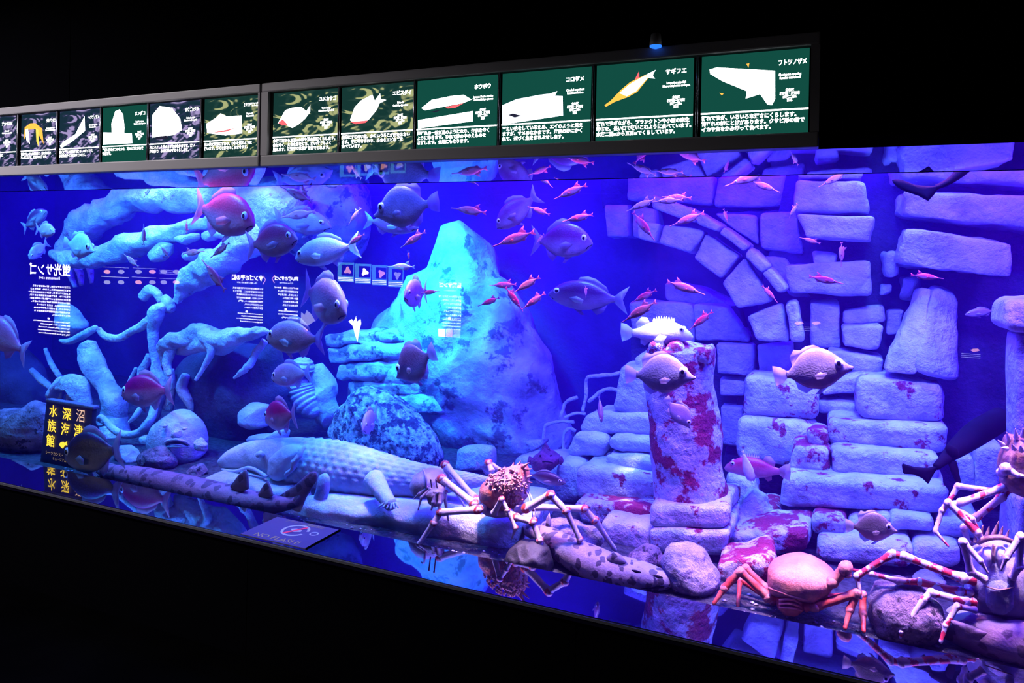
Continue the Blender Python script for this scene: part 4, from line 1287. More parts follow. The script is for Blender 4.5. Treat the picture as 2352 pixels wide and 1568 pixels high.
# ------------------------------------------------------------------ sharks
def spot_mat(name, base, spot, scale, cut, rough=0.55):
    m = mat(name, base, rough, var=0.25, vscale=5, bump=0.25, bscale=60)
    nt = m.node_tree
    b = nt.nodes['Principled BSDF']
    src = b.inputs['Base Color'].links[0].from_socket
    tc = nt.nodes.new('ShaderNodeTexCoord')
    n0 = nt.nodes.new('ShaderNodeTexNoise')
    n0.inputs['Scale'].default_value = scale * 0.8
    nt.links.new(tc.outputs['Object'], n0.inputs['Vector'])
    va = nt.nodes.new('ShaderNodeVectorMath')
    va.operation = 'MULTIPLY_ADD'
    nt.links.new(n0.outputs['Color'], va.inputs[0])
    va.inputs[1].default_value = (0.06, 0.06, 0.06)
    nt.links.new(tc.outputs['Object'], va.inputs[2])
    v = nt.nodes.new('ShaderNodeTexVoronoi')
    v.inputs['Scale'].default_value = scale
    nt.links.new(va.outputs[0], v.inputs['Vector'])
    r = nt.nodes.new('ShaderNodeValToRGB')
    r.color_ramp.elements[0].position = cut
    r.color_ramp.elements[1].position = cut + 0.06
    r.color_ramp.elements[0].color = (1, 1, 1, 1)
    r.color_ramp.elements[1].color = (0, 0, 0, 1)
    nt.links.new(v.outputs['Distance'], r.inputs['Fac'])
    mx_ = nt.nodes.new('ShaderNodeMix')
    mx_.data_type = 'RGBA'
    nt.links.new(r.outputs['Color'], mx_.inputs[0])
    nt.links.new(src, mx_.inputs[6])
    mx_.inputs[7].default_value = (*spot, 1)
    nt.links.new(mx_.outputs[2], b.inputs['Base Color'])
    return m


MT['shark'] = spot_mat('spotted_shark_skin', (0.30, 0.24, 0.30), (0.05, 0.035, 0.06), 24, 0.36)
MT['shark2'] = spot_mat('dusky_spotted_shark_skin', (0.20, 0.12, 0.17), (0.07, 0.035, 0.06), 20, 0.38)
MT['sharkdark'] = mat('dark_shark_skin', (0.009, 0.005, 0.014), 0.9, spec=0.1, var=0.3, vscale=8)


def plate(name, px, d, th, m, parent, ddx=0.0):
    """thin solid fin from pixel outline at depth d; ddx adds depth along px order start->end"""
    n = len(px)
    V = []
    for s in (0, 1):
        for i, (x, y) in enumerate(px):
            p = at(x, y, d + ddx * i / max(1, n - 1))
            V.append((p.x, p.y + s * th, p.z))
    F = [tuple(range(n)), tuple(range(n, 2 * n))[::-1]]
    for i in range(n):
        j = (i + 1) % n
        F.append((j, i, n + i, n + j))
    c_ = np.mean(V, 0)
    o = new_obj(name, mesh(name, np.array(V) - c_, F), m, smooth=False)
    o.location = c_
    if parent is not None:
        adopt(o, parent)
    return o


sh = root('spotted_shark', 1400, 1310, 0.25, 'spotted catshark curled on the floor with its blunt head to the right', 'shark')
tube('body', [(1200, 1212, 0.42, 12), (1232, 1222, 0.38, 20), (1268, 1240, 0.33, 28), (1310, 1268, 0.29, 36), (1360, 1292, 0.26, 40), (1410, 1312, 0.25, 40), (1455, 1320, 0.25, 37), (1490, 1326, 0.25, 32), (1518, 1331, 0.25, 25), (1534, 1335, 0.25, 18), (1544, 1337, 0.25, 8)], MT['shark'], sh, seg=10, ns=28, squash=0.95)
blob('pelvic_fin', [(1248, 1240), (1258, 1172), (1262, 1172), (1266, 1215), (1274, 1240), (1262, 1256)], 0.36, 0.015, MT['shark'], sh, nth=28, nph=10)
blob('pectoral_fin', [(1390, 1282), (1408, 1266), (1424, 1272), (1440, 1292), (1420, 1298), (1398, 1294)], 0.22, 0.015, MT['shark'], sh, nth=24, nph=10)
tube('mouth', [(1456, 1346, 0.198, 2), (1484, 1349, 0.203, 3), (1514, 1347, 0.212, 3), (1538, 1342, 0.232, 2)], MT['sharkdark'], sh, ns=8)
for p in ((1462, 1312, 0.192), (1512, 1324, 0.21)):
    tube('eye_slit' if p[0] < 1480 else 'nostril', [(p[0] - 10, p[1] - 3, p[2], 1.5), (p[0], p[1], p[2] - 0.01, 3.5), (p[0] + 10, p[1] + 2, p[2], 1.5)], MT['sharkdark'], sh, ns=8)

s2 = root('dusky_shark', 480, 1130, 0.2, 'dusky spotted shark lying along the glass with upright tail at left', 'shark')
tube('body', [(228, 1080, 0.24, 8), (262, 1086, 0.22, 18), (320, 1098, 0.2, 26), (400, 1116, 0.2, 30), (480, 1134, 0.2, 31), (560, 1150, 0.2, 27), (630, 1158, 0.2, 20), (680, 1150, 0.22, 12), (712, 1116, 0.24, 8)], MT['shark2'], s2, seg=8, ns=20)
blob('dorsal_fin', [(528, 1118), (548, 1090), (566, 1076), (570, 1092), (572, 1122), (550, 1132)], 0.18, 0.012, MT['shark2'], s2, nth=60, nph=10, pw=0.55)
blob('second_dorsal_fin', [(592, 1136), (606, 1112), (616, 1104), (622, 1118), (628, 1138), (610, 1146)], 0.18, 0.01, MT['shark2'], s2, nth=60, nph=10, pw=0.55)
blob('tail_fin', [(630, 1146), (680, 1112), (712, 1084), (728, 1082), (728, 1104), (706, 1136), (690, 1176), (672, 1172), (668, 1152)], 0.22, 0.012, MT['shark2'], s2, nth=80, nph=10, pw=0.55, cen=(690, 1128))

s3 = root('dark_spotted_shark', 2280, 1460, 0.25, 'dark spotted shark below the upright spider crab', 'shark')
tube('body', [(2150, 1452, 0.3, 10), (2180, 1446, 0.3, 26), (2240, 1452, 0.29, 44), (2320, 1470, 0.28, 52), (2420, 1490, 0.28, 54)], MT['shark2'], s3, seg=8, ns=24)
blob('pectoral_fin', [(2180, 1420), (2230, 1436), (2270, 1452), (2250, 1470), (2200, 1466)], 0.2, 0.012, MT['shark2'], s3, nth=60, nph=10, pw=0.55)

s4 = root('dark_tail_fish', 2180, 1040, 0.75, 'dark shark swimming away over the stairs with its tail to the left', 'shark')
tube('body', [(2300, 960, 1.0, 26), (2250, 990, 0.9, 28), (2205, 1024, 0.8, 22), (2170, 1054, 0.72, 12), (2150, 1072, 0.68, 8)], MT['sharkdark'], s4, seg=6, ns=16)
blob('tail_fin', [(2070, 1060), (2092, 1072), (2130, 1074), (2160, 1068), (2146, 1086), (2132, 1112), (2118, 1098), (2092, 1086), (2074, 1088)], 0.68, 0.012, MT['sharkdark'], s4, nth=80, nph=10, pw=0.55, cen=(2122, 1084))
blob('dorsal_fin', [(2170, 1030), (2176, 1018), (2200, 1030), (2204, 1048), (2182, 1052)], 0.72, 0.012, MT['sharkdark'], s4, nth=20, nph=8)
blob('pelvic_fin', [(2176, 1062), (2196, 1052), (2206, 1100), (2210, 1130), (2196, 1110)], 0.72, 0.012, MT['sharkdark'], s4, nth=20, nph=8)

s5 = root('dark_finned_shark', 2120, 430, 0.4, 'blurred dark shark tail at the window head, upper right', 'shark')
tube('body', [(2250, 352, 0.4, 16), (2210, 392, 0.4, 12), (2180, 416, 0.4, 8), (2150, 430, 0.4, 6)], MT['sharkdark'], s5, seg=6)
blob('tail_fin', [(2046, 412), (2064, 410), (2100, 424), (2140, 428), (2160, 424), (2148, 444), (2132, 462), (2110, 450), (2074, 438), (2056, 426)], 0.4, 0.014, MT['sharkdark'], s5, nth=80, nph=10, pw=0.55, cen=(2116, 436))

# round sculpin seen head-on
cu_ = root('sculpin', 1252, 1078, 1.0, 'round mauve sculpin seen head-on left of the stepped heap', 'fish')
SCU = mat('mottled_sculpin_skin', (0.26, 0.04, 0.13), 0.6, var=0.5, vscale=14, bump=0.8, bscale=40)
blob('body', [(1240, 1036), (1254, 1028), (1268, 1036), (1282, 1050), (1284, 1064), (1268, 1078), (1250, 1082), (1232, 1074), (1222, 1060), (1226, 1046)], 0.98, 0.09, SCU, cu_, rough=0.012, nf=30, nth=48, nph=20)
blob('dorsal_fin', [(1244, 1036), (1248, 1022), (1254, 1016), (1260, 1024), (1266, 1036), (1254, 1044)], 0.98, 0.01, SCU, cu_, nth=40, nph=8, rough=0.004, nf=60)
for s_ in (-1, 1):
    blob('pectoral_fin', [(1253 + s_ * 28, 1052), (1253 + s_ * 38, 1046), (1253 + s_ * 42, 1060), (1253 + s_ * 34, 1070)], 0.97, 0.012, SCU, cu_, nth=24, nph=8)
    blob('eye', [(1253 + s_ * 12 + 2.2 * math.cos(t), 1046 + 1.8 * math.sin(t)) for t in np.arange(8) * math.pi / 4], 0.90, 0.008, MT['sharkdark'], cu_, nth=12, nph=8)
tube('mouth', [(1236, 1062, 0.912, 0.8), (1253, 1060, 0.894, 1.2), (1270, 1062, 0.912, 0.8)], MT['sharkdark'], cu_, ns=8)

# ------------------------------------------------------------------ crabs
def shell_mat(name, a, b_, scale, rough=0.45, lo=0.4, hi=0.6, bump=0.6, bscale=40):
    m = mat(name, a, rough, bump=bump, bscale=bscale)
    nt = m.node_tree
    b = nt.nodes['Principled BSDF']
    tc = nt.nodes.new('ShaderNodeTexCoord')
    n = nt.nodes.new('ShaderNodeTexNoise')
    n.inputs['Scale'].default_value = scale
    n.inputs['Detail'].default_value = 3
    nt.links.new(tc.outputs['Object'], n.inputs['Vector'])
    r = nt.nodes.new('ShaderNodeValToRGB')
    r.color_ramp.elements[0].position = lo
    r.color_ramp.elements[1].position = hi
    r.color_ramp.elements[0].color = (*a, 1)
    r.color_ramp.elements[1].color = (*b_, 1)
    nt.links.new(n.outputs['Fac'], r.inputs['Fac'])
    nt.links.new(r.outputs['Color'], b.inputs['Base Color'])
    return m


MT['crab_shell'] = shell_mat('orange_crab_shell', (0.62, 0.13, 0.05), (0.85, 0.5, 0.38), 14, lo=0.35, hi=0.7)
MT['crab_leg'] = shell_mat('white_crab_leg', (0.80, 0.70, 0.66), (0.74, 0.60, 0.58), 10, bump=0.2)
MT['crab_joint'] = shell_mat('red_crab_joint', (0.62, 0.06, 0.03), (0.85, 0.62, 0.55), 40, lo=0.5, hi=0.6, bump=0.2)
MT['band_leg'] = shell_mat('red_banded_crab_leg', (0.80, 0.70, 0.72), (0.62, 0.03, 0.06), 26, lo=0.5, hi=0.54, bump=0.2)
MT['red_crab'] = shell_mat('salmon_crab_shell', (0.80, 0.16, 0.10), (0.85, 0.33, 0.24), 5, bump=0.3, bscale=60)
MT['red_crab_leg'] = shell_mat('red_crab_leg', (0.62, 0.05, 0.03), (0.8, 0.22, 0.15), 12, bump=0.2)
MT['crab_belly'] = shell_mat('grey_crab_belly', (0.42, 0.42, 0.44), (0.56, 0.5, 0.48), 9, bump=0.3)
MT['crab_plate'] = shell_mat('blue_grey_crab_plate', (0.34, 0.42, 0.5), (0.42, 0.46, 0.5), 9, bump=0.3)
MT['crab_brown'] = shell_mat('brown_crab_trim', (0.22, 0.1, 0.05), (0.45, 0.28, 0.2), 12, bump=0.3)
MT['hermit'] = shell_mat('mauve_snail_shell', (0.30, 0.22, 0.3), (0.45, 0.36, 0.44), 6, bump=0.2)
MT['hermit_leg'] = shell_mat('hermit_crab_leg', (0.30, 0.18, 0.2), (0.5, 0.36, 0.36), 16, bump=0.2)


def leg(parent, pts, m, mj=None, name='leg', joints=True):
    """leg through (px, py, depth, radius px) joints: straight segments with knuckles"""
    P, R = [], []
    n = len(pts)
    for i in range(n - 1):
        a, b = np.array(pts[i], float), np.array(pts[i + 1], float)
        ts = (0.0, 0.10, 0.22, 0.5, 0.78, 0.90) if joints else (0.0, 0.3, 0.6)
        ks = (1.18, 1.1, 0.9, 0.95, 0.92, 1.12) if joints else (1, 1, 1)
        for t, k in zip(ts, ks):
            q = a * (1 - t) + b * t
            P.append(tuple(at(*q[:3])))
            R.append(q[3] * k * mpp(*q[:3]))
    q = pts[-1]
    P.append(tuple(at(*q[:3])))
    R.append(q[3] * mpp(*q[:3]) * 0.8)
    V, F = sweep(P, R, 12)
    c_ = np.mean(V, 0)
    o = new_obj(name, mesh(name, V - c_, F), m)
    o.location = c_
    adopt(o, parent)
    if mj:
        for q in pts[1:-1]:
            if q[3] < 4:
                continue
            k = blob('knuckle', [(q[0] + 1.3 * q[3] * math.cos(a), q[1] + 1.3 * q[3] * math.sin(a)) for a in np.arange(8) * math.pi / 4], q[2], q[3] * 1.3 * mpp(*q[:3]), mj, None, rough=0.0015, nf=80, nth=14, nph=8)
            M0 = k.location.copy()
            k.parent = o
            k.location = M0 - Vector(c_)
    return o


def spikes(parent, name, pts, m):
    """one mesh per spine: base px, tip px, depth base/tip, base radius px"""
    for (bx0, by0, bd, tx, ty, td, r0) in pts:
        tube(name, [(bx0, by0, bd, r0), ((bx0 + tx) / 2, (by0 + ty) / 2, (bd + td) / 2, r0 * 0.6), (tx, ty, td, 0.8)], m, parent, seg=3, ns=7)


# centre spider crab
sc = root('spider_crab', 1160, 1180, 0.32, 'white-legged spider crab with a bumpy orange shell by the cobble', 'crab')
sh_o = [(1104, 1140), (1108, 1112), (1122, 1096), (1150, 1082), (1172, 1072), (1190, 1066), (1208, 1070), (1214, 1092), (1212, 1120), (1210, 1146), (1196, 1164), (1170, 1172), (1140, 1166), (1116, 1156)]
cp = blob('carapace', sh_o, 0.34, 0.10, MT['crab_shell'], sc, rough=0.004, nf=20, rough2=0.0, nth=56, nph=28, cen=(1160, 1122))
r3 = random.Random(11)
for k in range(190):
    th, rr = r3.random() * 6.283, math.sqrt(r3.random()) * 0.93
    x, y = 1160 + 53 * rr * math.cos(th), 1121 + 49 * rr * math.sin(th)
    dd = 0.333 - 0.10 * math.sqrt(max(0, 1 - rr ** 2.5))
    ux, uy = math.cos(th) * rr * 5, math.sin(th) * rr * 5 - 1
    tube('tubercle', [(x, y, dd + 0.004, 3.2), (x + ux * 0.25, y + uy * 0.25, dd - 0.004, 2.6), (x + ux * 0.4, y + uy * 0.4, dd - 0.006, 1.4)], MT['crab_shell'], sc, seg=1, ns=6)
spikes(sc, 'spine', [(1188, 1072, 0.34, 1196, 1058, 0.34, 5), (1200, 1072, 0.32, 1216, 1062, 0.3, 5), (1204, 1080, 0.32, 1222, 1076, 0.31, 4), (1176, 1074, 0.35, 1180, 1062, 0.36, 4), (1210, 1096, 0.33, 1222, 1092, 0.33, 4), (1212, 1106, 0.32, 1222, 1108, 0.32, 4), (1160, 1080, 0.36, 1160, 1070, 0.37, 4)], MT['crab_shell'])
blob('underside', [(1106, 1148), (1150, 1160), (1206, 1152), (1204, 1168), (1176, 1182), (1150, 1184), (1120, 1176), (1100, 1162)], 0.34, 0.07, MT['crab_leg'], sc, rough=0.006, nf=30)
L_, J_ = MT['crab_leg'], MT['crab_joint']
leg(sc, [(1106, 1160, 0.30, 9), (1088, 1156, 0.28, 9), (1014, 1098, 0.30, 8.5), (1020, 1130, 0.3, 6), (1030, 1196, 0.3, 2)], L_, J_)
leg(sc, [(1110, 1154, 0.40, 8), (1092, 1146, 0.42, 8), (1022, 1066, 0.46, 8), (1030, 1100, 0.46, 6), (1070, 1168, 0.46, 2)], L_, J_)
leg(sc, [(1112, 1164, 0.27, 9), (1098, 1170, 0.24, 9), (1012, 1176, 0.22, 8), (996, 1200, 0.21, 7), (960, 1252, 0.2, 5)], L_, J_)
leg(sc, [(1190, 1172, 0.28, 11), (1210, 1166, 0.26, 10), (1264, 1136, 0.25, 9), (1300, 1172, 0.25, 8), (1332, 1238, 0.26, 6), (1322, 1272, 0.27, 2)], L_, J_)
leg(sc, [(1200, 1162, 0.36, 9), (1226, 1164, 0.37, 8), (1342, 1168, 0.4, 8), (1366, 1194, 0.42, 8), (1414, 1264, 0.5, 5)], L_, J_)
leg(sc, [(1170, 1178, 0.24, 9), (1186, 1188, 0.22, 8), (1224, 1198, 0.21, 8), (1240, 1240, 0.2, 7), (1241, 1312, 0.19, 6)], L_, J_)
leg(sc, [(1130, 1082, 0.44, 7), (1122, 1062, 0.46, 7), (1150, 1080, 0.48, 5)], L_, J_)
leg(sc, [(1134, 1180, 0.24, 8), (1152, 1146, 0.2, 6), (1166, 1172, 0.2, 5), (1184, 1212, 0.2, 5), (1176, 1236, 0.2, 2)], L_, J_, 'claw_arm')
for k in range(2):
    tube('feeler', [(1206 + 4 * k, 1120, 0.34, 1.5), (1216 + 6 * k, 1145, 0.3, 1.2), (1224 + 8 * k, 1188, 0.26, 0.8)], L_, sc, seg=4, ns=6)

# red crab
rc = root('red_crab', 1840, 1400, 0.25, 'smooth salmon-red crab crouching by the glass, seen from behind', 'crab')
blob('carapace', [(1764, 1300), (1774, 1288), (1800, 1280), (1838, 1275), (1870, 1282), (1898, 1298), (1922, 1320), (1914, 1346), (1886, 1372), (1850, 1370), (1806, 1362), (1768, 1356), (1764, 1330)], 0.30, 0.11, MT['red_crab'], rc, rough=0.006, nf=12, nth=56, nph=28)
tube('shell_rim', [(1766, 1350, 0.24, 3), (1800, 1362, 0.2, 4), (1850, 1376, 0.2, 4), (1888, 1370, 0.24, 3)], MT['red_crab'], rc)
blob('abdomen', [(1782, 1366), (1815, 1364), (1844, 1376), (1850, 1398), (1830, 1412), (1800, 1408), (1784, 1390)], 0.25, 0.05, MT['red_crab_leg'], rc)
for k in range(3):
    tube('abdomen_fold', [(1790, 1378 + k * 9, 0.205, 2.5), (1818, 1376 + k * 10, 0.195, 3.5), (1842, 1386 + k * 8, 0.205, 2.5)], MT['red_crab'], rc, ns=8)
RL = MT['red_crab_leg']
RC = MT['red_crab']
leg(rc, [(1786, 1368, 0.27, 11), (1764, 1370, 0.25, 11), (1700, 1312, 0.25, 9), (1664, 1350, 0.23, 8), (1638, 1388, 0.2, 4)], RL, RC)
leg(rc, [(1780, 1352, 0.33, 9), (1762, 1352, 0.34, 9), (1712, 1304, 0.36, 8), (1676, 1334, 0.34, 7), (1648, 1372, 0.32, 3)], RL, RC)
leg(rc, [(1792, 1374, 0.3, 8), (1776, 1380, 0.3, 8), (1700, 1330, 0.32, 6), (1694, 1396, 0.24, 4)], RL, RC)
leg(rc, [(1850, 1394, 0.24, 10), (1872, 1392, 0.23, 11), (1968, 1362, 0.23, 10), (1952, 1400, 0.22, 8), (1940, 1446, 0.18, 4)], RL, RC)
leg(rc, [(1880, 1376, 0.3, 9), (1900, 1372, 0.3, 9), (1982, 1366, 0.3, 8), (1982, 1410, 0.26, 8), (1984, 1452, 0.2, 4)], RL, RC)
leg(rc, [(1886, 1360, 0.26, 10), (1912, 1336, 0.24, 12), (1942, 1304, 0.24, 14), (1948, 1326, 0.23, 9)], RC, RC, 'claw_arm')

# upright spider crab, belly to the glass
bc = root('belly_up_spider_crab', 2290, 1430, 0.35, 'spider crab pressed upright, pale belly towards the glass, at right', 'crab')
blob('belly', [(2226, 1300), (2232, 1262), (2262, 1238), (2300, 1232), (2340, 1248), (2372, 1280), (2390, 1340), (2380, 1400), (2340, 1424), (2290, 1426), (2244, 1408), (2214, 1370), (2214, 1330)], 0.36, 0.1, MT['crab_belly'], bc, rough=0.006, nf=14, nth=48, nph=24)
blob('tail_plate', [(2262, 1348), (2274, 1328), (2296, 1320), (2320, 1330), (2332, 1356), (2328, 1396), (2306, 1412), (2280, 1408), (2264, 1386)], 0.275, 0.03, MT['crab_plate'], bc, nth=36, nph=14)
tube('plate_groove', [(2264, 1346, 0.255, 1.5), (2296, 1354, 0.243, 2), (2330, 1348, 0.255, 1.5)], MT['crab_brown'], bc, ns=8)
for O in ([(2258, 1258), (2276, 1252), (2280, 1276), (2276, 1302), (2262, 1300), (2256, 1280)], [(2288, 1252), (2308, 1256), (2312, 1280), (2304, 1302), (2290, 1304), (2284, 1278)]):
    blob('mouth_plate', O, 0.29, 0.03, MT['crab_leg'], bc, nth=24, nph=10)
tube('mouth_gap', [(2282, 1250, 0.27, 2), (2282, 1275, 0.265, 4), (2284, 1292, 0.27, 2)], MT['crab_brown'], bc, ns=8)
tube('brow', [(2246, 1246, 0.3, 5), (2270, 1236, 0.28, 6), (2300, 1234, 0.28, 6), (2330, 1246, 0.3, 5)], MT['crab_brown'], bc)
spikes(bc, 'spine', [(2250, 1240, 0.33, 2258, 1206, 0.33, 6), (2266, 1236, 0.32, 2272, 1208, 0.32, 6), (2280, 1234, 0.31, 2294, 1196, 0.31, 6), (2296, 1234, 0.31, 2304, 1208, 0.31, 6), (2310, 1238, 0.32, 2318, 1216, 0.32, 5), (2240, 1246, 0.34, 2240, 1222, 0.34, 5)], MT['crab_brown'])
BL = MT['band_leg']
CL = MT['crab_leg']
leg(bc, [(2234, 1330, 0.3, 12), (2212, 1328, 0.28, 11), (2074, 1276, 0.26, 9), (2050, 1272, 0.26, 9), (1968, 1322, 0.24, 7), (1978, 1376, 0.22, 3)], BL, CL)
leg(bc, [(2230, 1360, 0.3, 10), (2206, 1358, 0.28, 9), (2112, 1336, 0.28, 8), (2064, 1334, 0.28, 7), (2000, 1316, 0.3, 5), (1958, 1308, 0.32, 3)], BL, CL)
leg(bc, [(2236, 1384, 0.28, 10), (2220, 1382, 0.26, 9), (2138, 1360, 0.24, 8), (2122, 1376, 0.22, 7), (2070, 1450, 0.18, 5), (2068, 1466, 0.18, 2)], BL, CL)
leg(bc, [(2240, 1400, 0.26, 7), (2198, 1392, 0.22, 7), (2172, 1436, 0.2, 6), (2160, 1476, 0.18, 4)], BL, CL)
leg(bc, [(2262, 1330, 0.26, 9), (2230, 1312, 0.24, 9), (2212, 1244, 0.22, 9), (2252, 1288, 0.2, 6), (2270, 1316, 0.2, 2)], CL, CL, 'claw_arm')
leg(bc, [(2324, 1326, 0.26, 8), (2340, 1300, 0.24, 9), (2344, 1232, 0.22, 9), (2312, 1280, 0.2, 6), (2298, 1310, 0.2, 2)], CL, CL, 'claw_arm')
leg(bc, [(2254, 1238, 0.3, 8), (2244, 1222, 0.3, 8), (2178, 1154, 0.32, 8), (2164, 1172, 0.32, 6), (2148, 1220, 0.3, 5), (2180, 1256, 0.28, 2)], BL, CL)

# spider crab climbing at the right edge
uc = root('climbing_spider_crab', 2340, 1080, 0.45, 'spider crab with knobbly shell climbing at the right edge', 'crab')
blob('carapace', [(2292, 1060), (2300, 1024), (2320, 1002), (2352, 996), (2400, 1004), (2420, 1050), (2410, 1110), (2360, 1140), (2316, 1130), (2296, 1100)], 0.45, 0.1, MT['crab_brown'], uc, rough=0.012, nf=30)
spikes(uc, 'spine', [(2304, 1022, 0.42, 2292, 1010, 0.4, 6), (2318, 1010, 0.42, 2312, 992, 0.4, 6), (2334, 1004, 0.4, 2332, 984, 0.38, 6), (2350, 1002, 0.4, 2350, 982, 0.38, 6), (2312, 1030, 0.38, 2300, 1028, 0.34, 6), (2330, 1030, 0.36, 2324, 1020, 0.32, 6), (2346, 1034, 0.35, 2344, 1022, 0.31, 6)], MT['crab_leg'])
leg(uc, [(2318, 1112, 0.42, 9), (2304, 1120, 0.4, 9), (2206, 1154, 0.36, 8), (2186, 1160, 0.36, 8), (2232, 1192, 0.34, 7), (2250, 1226, 0.34, 5)], BL, CL)
leg(uc, [(2314, 1124, 0.44, 9), (2302, 1140, 0.42, 9), (2240, 1190, 0.40, 8), (2214, 1212, 0.4, 8), (2222, 1240, 0.4, 6), (2240, 1252, 0.4, 3)], BL, CL)
leg(uc, [(2310, 1116, 0.46, 7), (2290, 1128, 0.46, 7), (2200, 1116, 0.46, 7), (2180, 1150, 0.44, 5)], BL, CL)
leg(uc, [(2300, 1086, 0.38, 10), (2310, 1076, 0.34, 12), (2340, 1092, 0.32, 5), (2390, 1096, 0.3, 4)], CL, CL, 'claw_arm')

# hermit crab
hc = root('hermit_crab', 985, 1160, 0.36, 'hermit crab in a round mauve shell left of the spider crab', 'crab')
hd = 0.33
blob('snail_shell', [(946, 1112), (956, 1088), (976, 1076), (1000, 1078), (1018, 1094), (1024, 1118), (1010, 1136), (984, 1144), (958, 1136)], hd, 0.09, MT['hermit'], hc, nth=40, nph=20)
tube('shell_whorl', [(972, 1078, hd - 0.05, 2), (978, 1096, hd - 0.085, 2.5), (978, 1122, hd - 0.085, 2.5), (970, 1140, hd - 0.04, 2)], MT['hermit'], hc, ns=8)
blob('face', [(984, 1118), (1002, 1112), (1018, 1122), (1022, 1150), (1006, 1166), (988, 1158), (980, 1138)], hd - 0.06, 0.05, MT['hermit_leg'], hc, rough=0.008, nf=40)
for pts in ([(990, 1122, 0.25, 4), (968, 1142, 0.22, 3.5), (960, 1172, 0.21, 1.5)], [(984, 1120, 0.25, 4), (962, 1134, 0.23, 3), (950, 1146, 0.23, 1.5)], [(1000, 1130, 0.24, 6), (996, 1154, 0.22, 5), (990, 1172, 0.21, 2)], [(1012, 1130, 0.24, 6), (1010, 1156, 0.22, 5), (1006, 1174, 0.21, 2)]):
    leg(hc, pts, MT['hermit_leg'], None)
for x in (992, 1004):
    tube('eye_stalk', [(x, 1120, 0.23, 1.8), (x - 2, 1108, 0.21, 1.6), (x - 3, 1100, 0.20, 2.2)], MT['crab_brown'], hc, seg=3, ns=6)
# ------------------------------------------------------------------ lettering
def text(name, body, size, loc, m, facing='front', align='LEFT', parent=None, line=1.0, sx=1.0, bold=0.0, valign='TOP_BASELINE'):
    cu = bpy.data.curves.new(name, 'FONT')
    cu.body = body
    cu.size = size
    cu.align_x = align
    cu.align_y = valign
    cu.space_line = line
    cu.resolution_u = 2
    cu.offset = bold
    cu.materials.append(m)
    o = bpy.data.objects.new(name, cu)
    COL.objects.link(o)
    o.location = loc
    o.rotation_euler = {'front': (math.pi / 2, 0, 0), 'back': (math.pi / 2, 0, math.pi), 'up': (0, 0, 0)}[facing]
    o.scale = (sx, 1, 1)
    if parent is not None:
        adopt(o, parent)
    return o


WHITE = emat('screen_white', (1.0, 1.0, 1.0), 4.0)
WHITEB = emat('screen_bluish_white', (0.8, 0.86, 1.0), 3.0)
ORANGE = emat('screen_orange', (1.0, 0.42, 0.06), 1.6)
YEL = emat('screen_yellow', (1.0, 0.75, 0.12), 1.2)
SRED = emat('screen_red', (1.0, 0.12, 0.14), 1.4)
SDK = emat('screen_dark', (0.03, 0.03, 0.07), 0.6)
GREEN = emat('screen_dark_green', (0.006, 0.075, 0.055), 1.0)


def wavy(name, c1, c2, c3, scale):  # water reflections put into the screen colour as rippled bands
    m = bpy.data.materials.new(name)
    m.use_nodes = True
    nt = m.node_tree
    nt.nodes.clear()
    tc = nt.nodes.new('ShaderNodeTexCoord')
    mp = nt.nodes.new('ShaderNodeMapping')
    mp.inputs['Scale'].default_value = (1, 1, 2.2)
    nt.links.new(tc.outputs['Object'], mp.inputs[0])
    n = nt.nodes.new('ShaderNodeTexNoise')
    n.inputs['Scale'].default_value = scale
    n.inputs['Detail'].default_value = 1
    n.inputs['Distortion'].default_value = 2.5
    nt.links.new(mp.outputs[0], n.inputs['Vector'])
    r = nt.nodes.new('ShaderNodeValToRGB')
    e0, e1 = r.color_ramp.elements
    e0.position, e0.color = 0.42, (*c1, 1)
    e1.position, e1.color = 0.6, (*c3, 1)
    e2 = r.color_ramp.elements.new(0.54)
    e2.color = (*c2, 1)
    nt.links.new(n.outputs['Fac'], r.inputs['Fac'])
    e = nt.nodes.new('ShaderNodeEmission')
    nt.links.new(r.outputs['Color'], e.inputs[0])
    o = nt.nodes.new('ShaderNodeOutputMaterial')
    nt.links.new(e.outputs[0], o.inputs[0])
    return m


WAVY = wavy('screen_green_with_reflections', (0.008, 0.04, 0.035), (0.02, 0.06, 0.05), (0.42, 0.45, 0.2), 9)
WAVB = wavy('screen_violet_with_reflections', (0.01, 0.03, 0.05), (0.03, 0.04, 0.1), (0.4, 0.32, 0.6), 10)

# ------------------------------------------------------------------ display banks over the window
YF = D + DS                      # wall face
ZB0, ZB1 = ZS + 0.0, ZS + 0.287  # frame bottom / top
ZC0, ZC1 = ZS + 0.04, ZS + 0.252  # screen bottom / top


def bx(px, py=250):
    return at(px, py, DS - 0.03).x


def flat(name, pts, m, parent, y, base):
    """flat printed/lit shape on the screen plane"""
    n = len(pts)
    V = [(x - base.x, y - base.y, z - base.z) for x, z in pts]
    o = new_obj(name, mesh(name, V, [tuple(range(n))]), m, smooth=False)
    o.location = base
    adopt(o, parent)
    return o


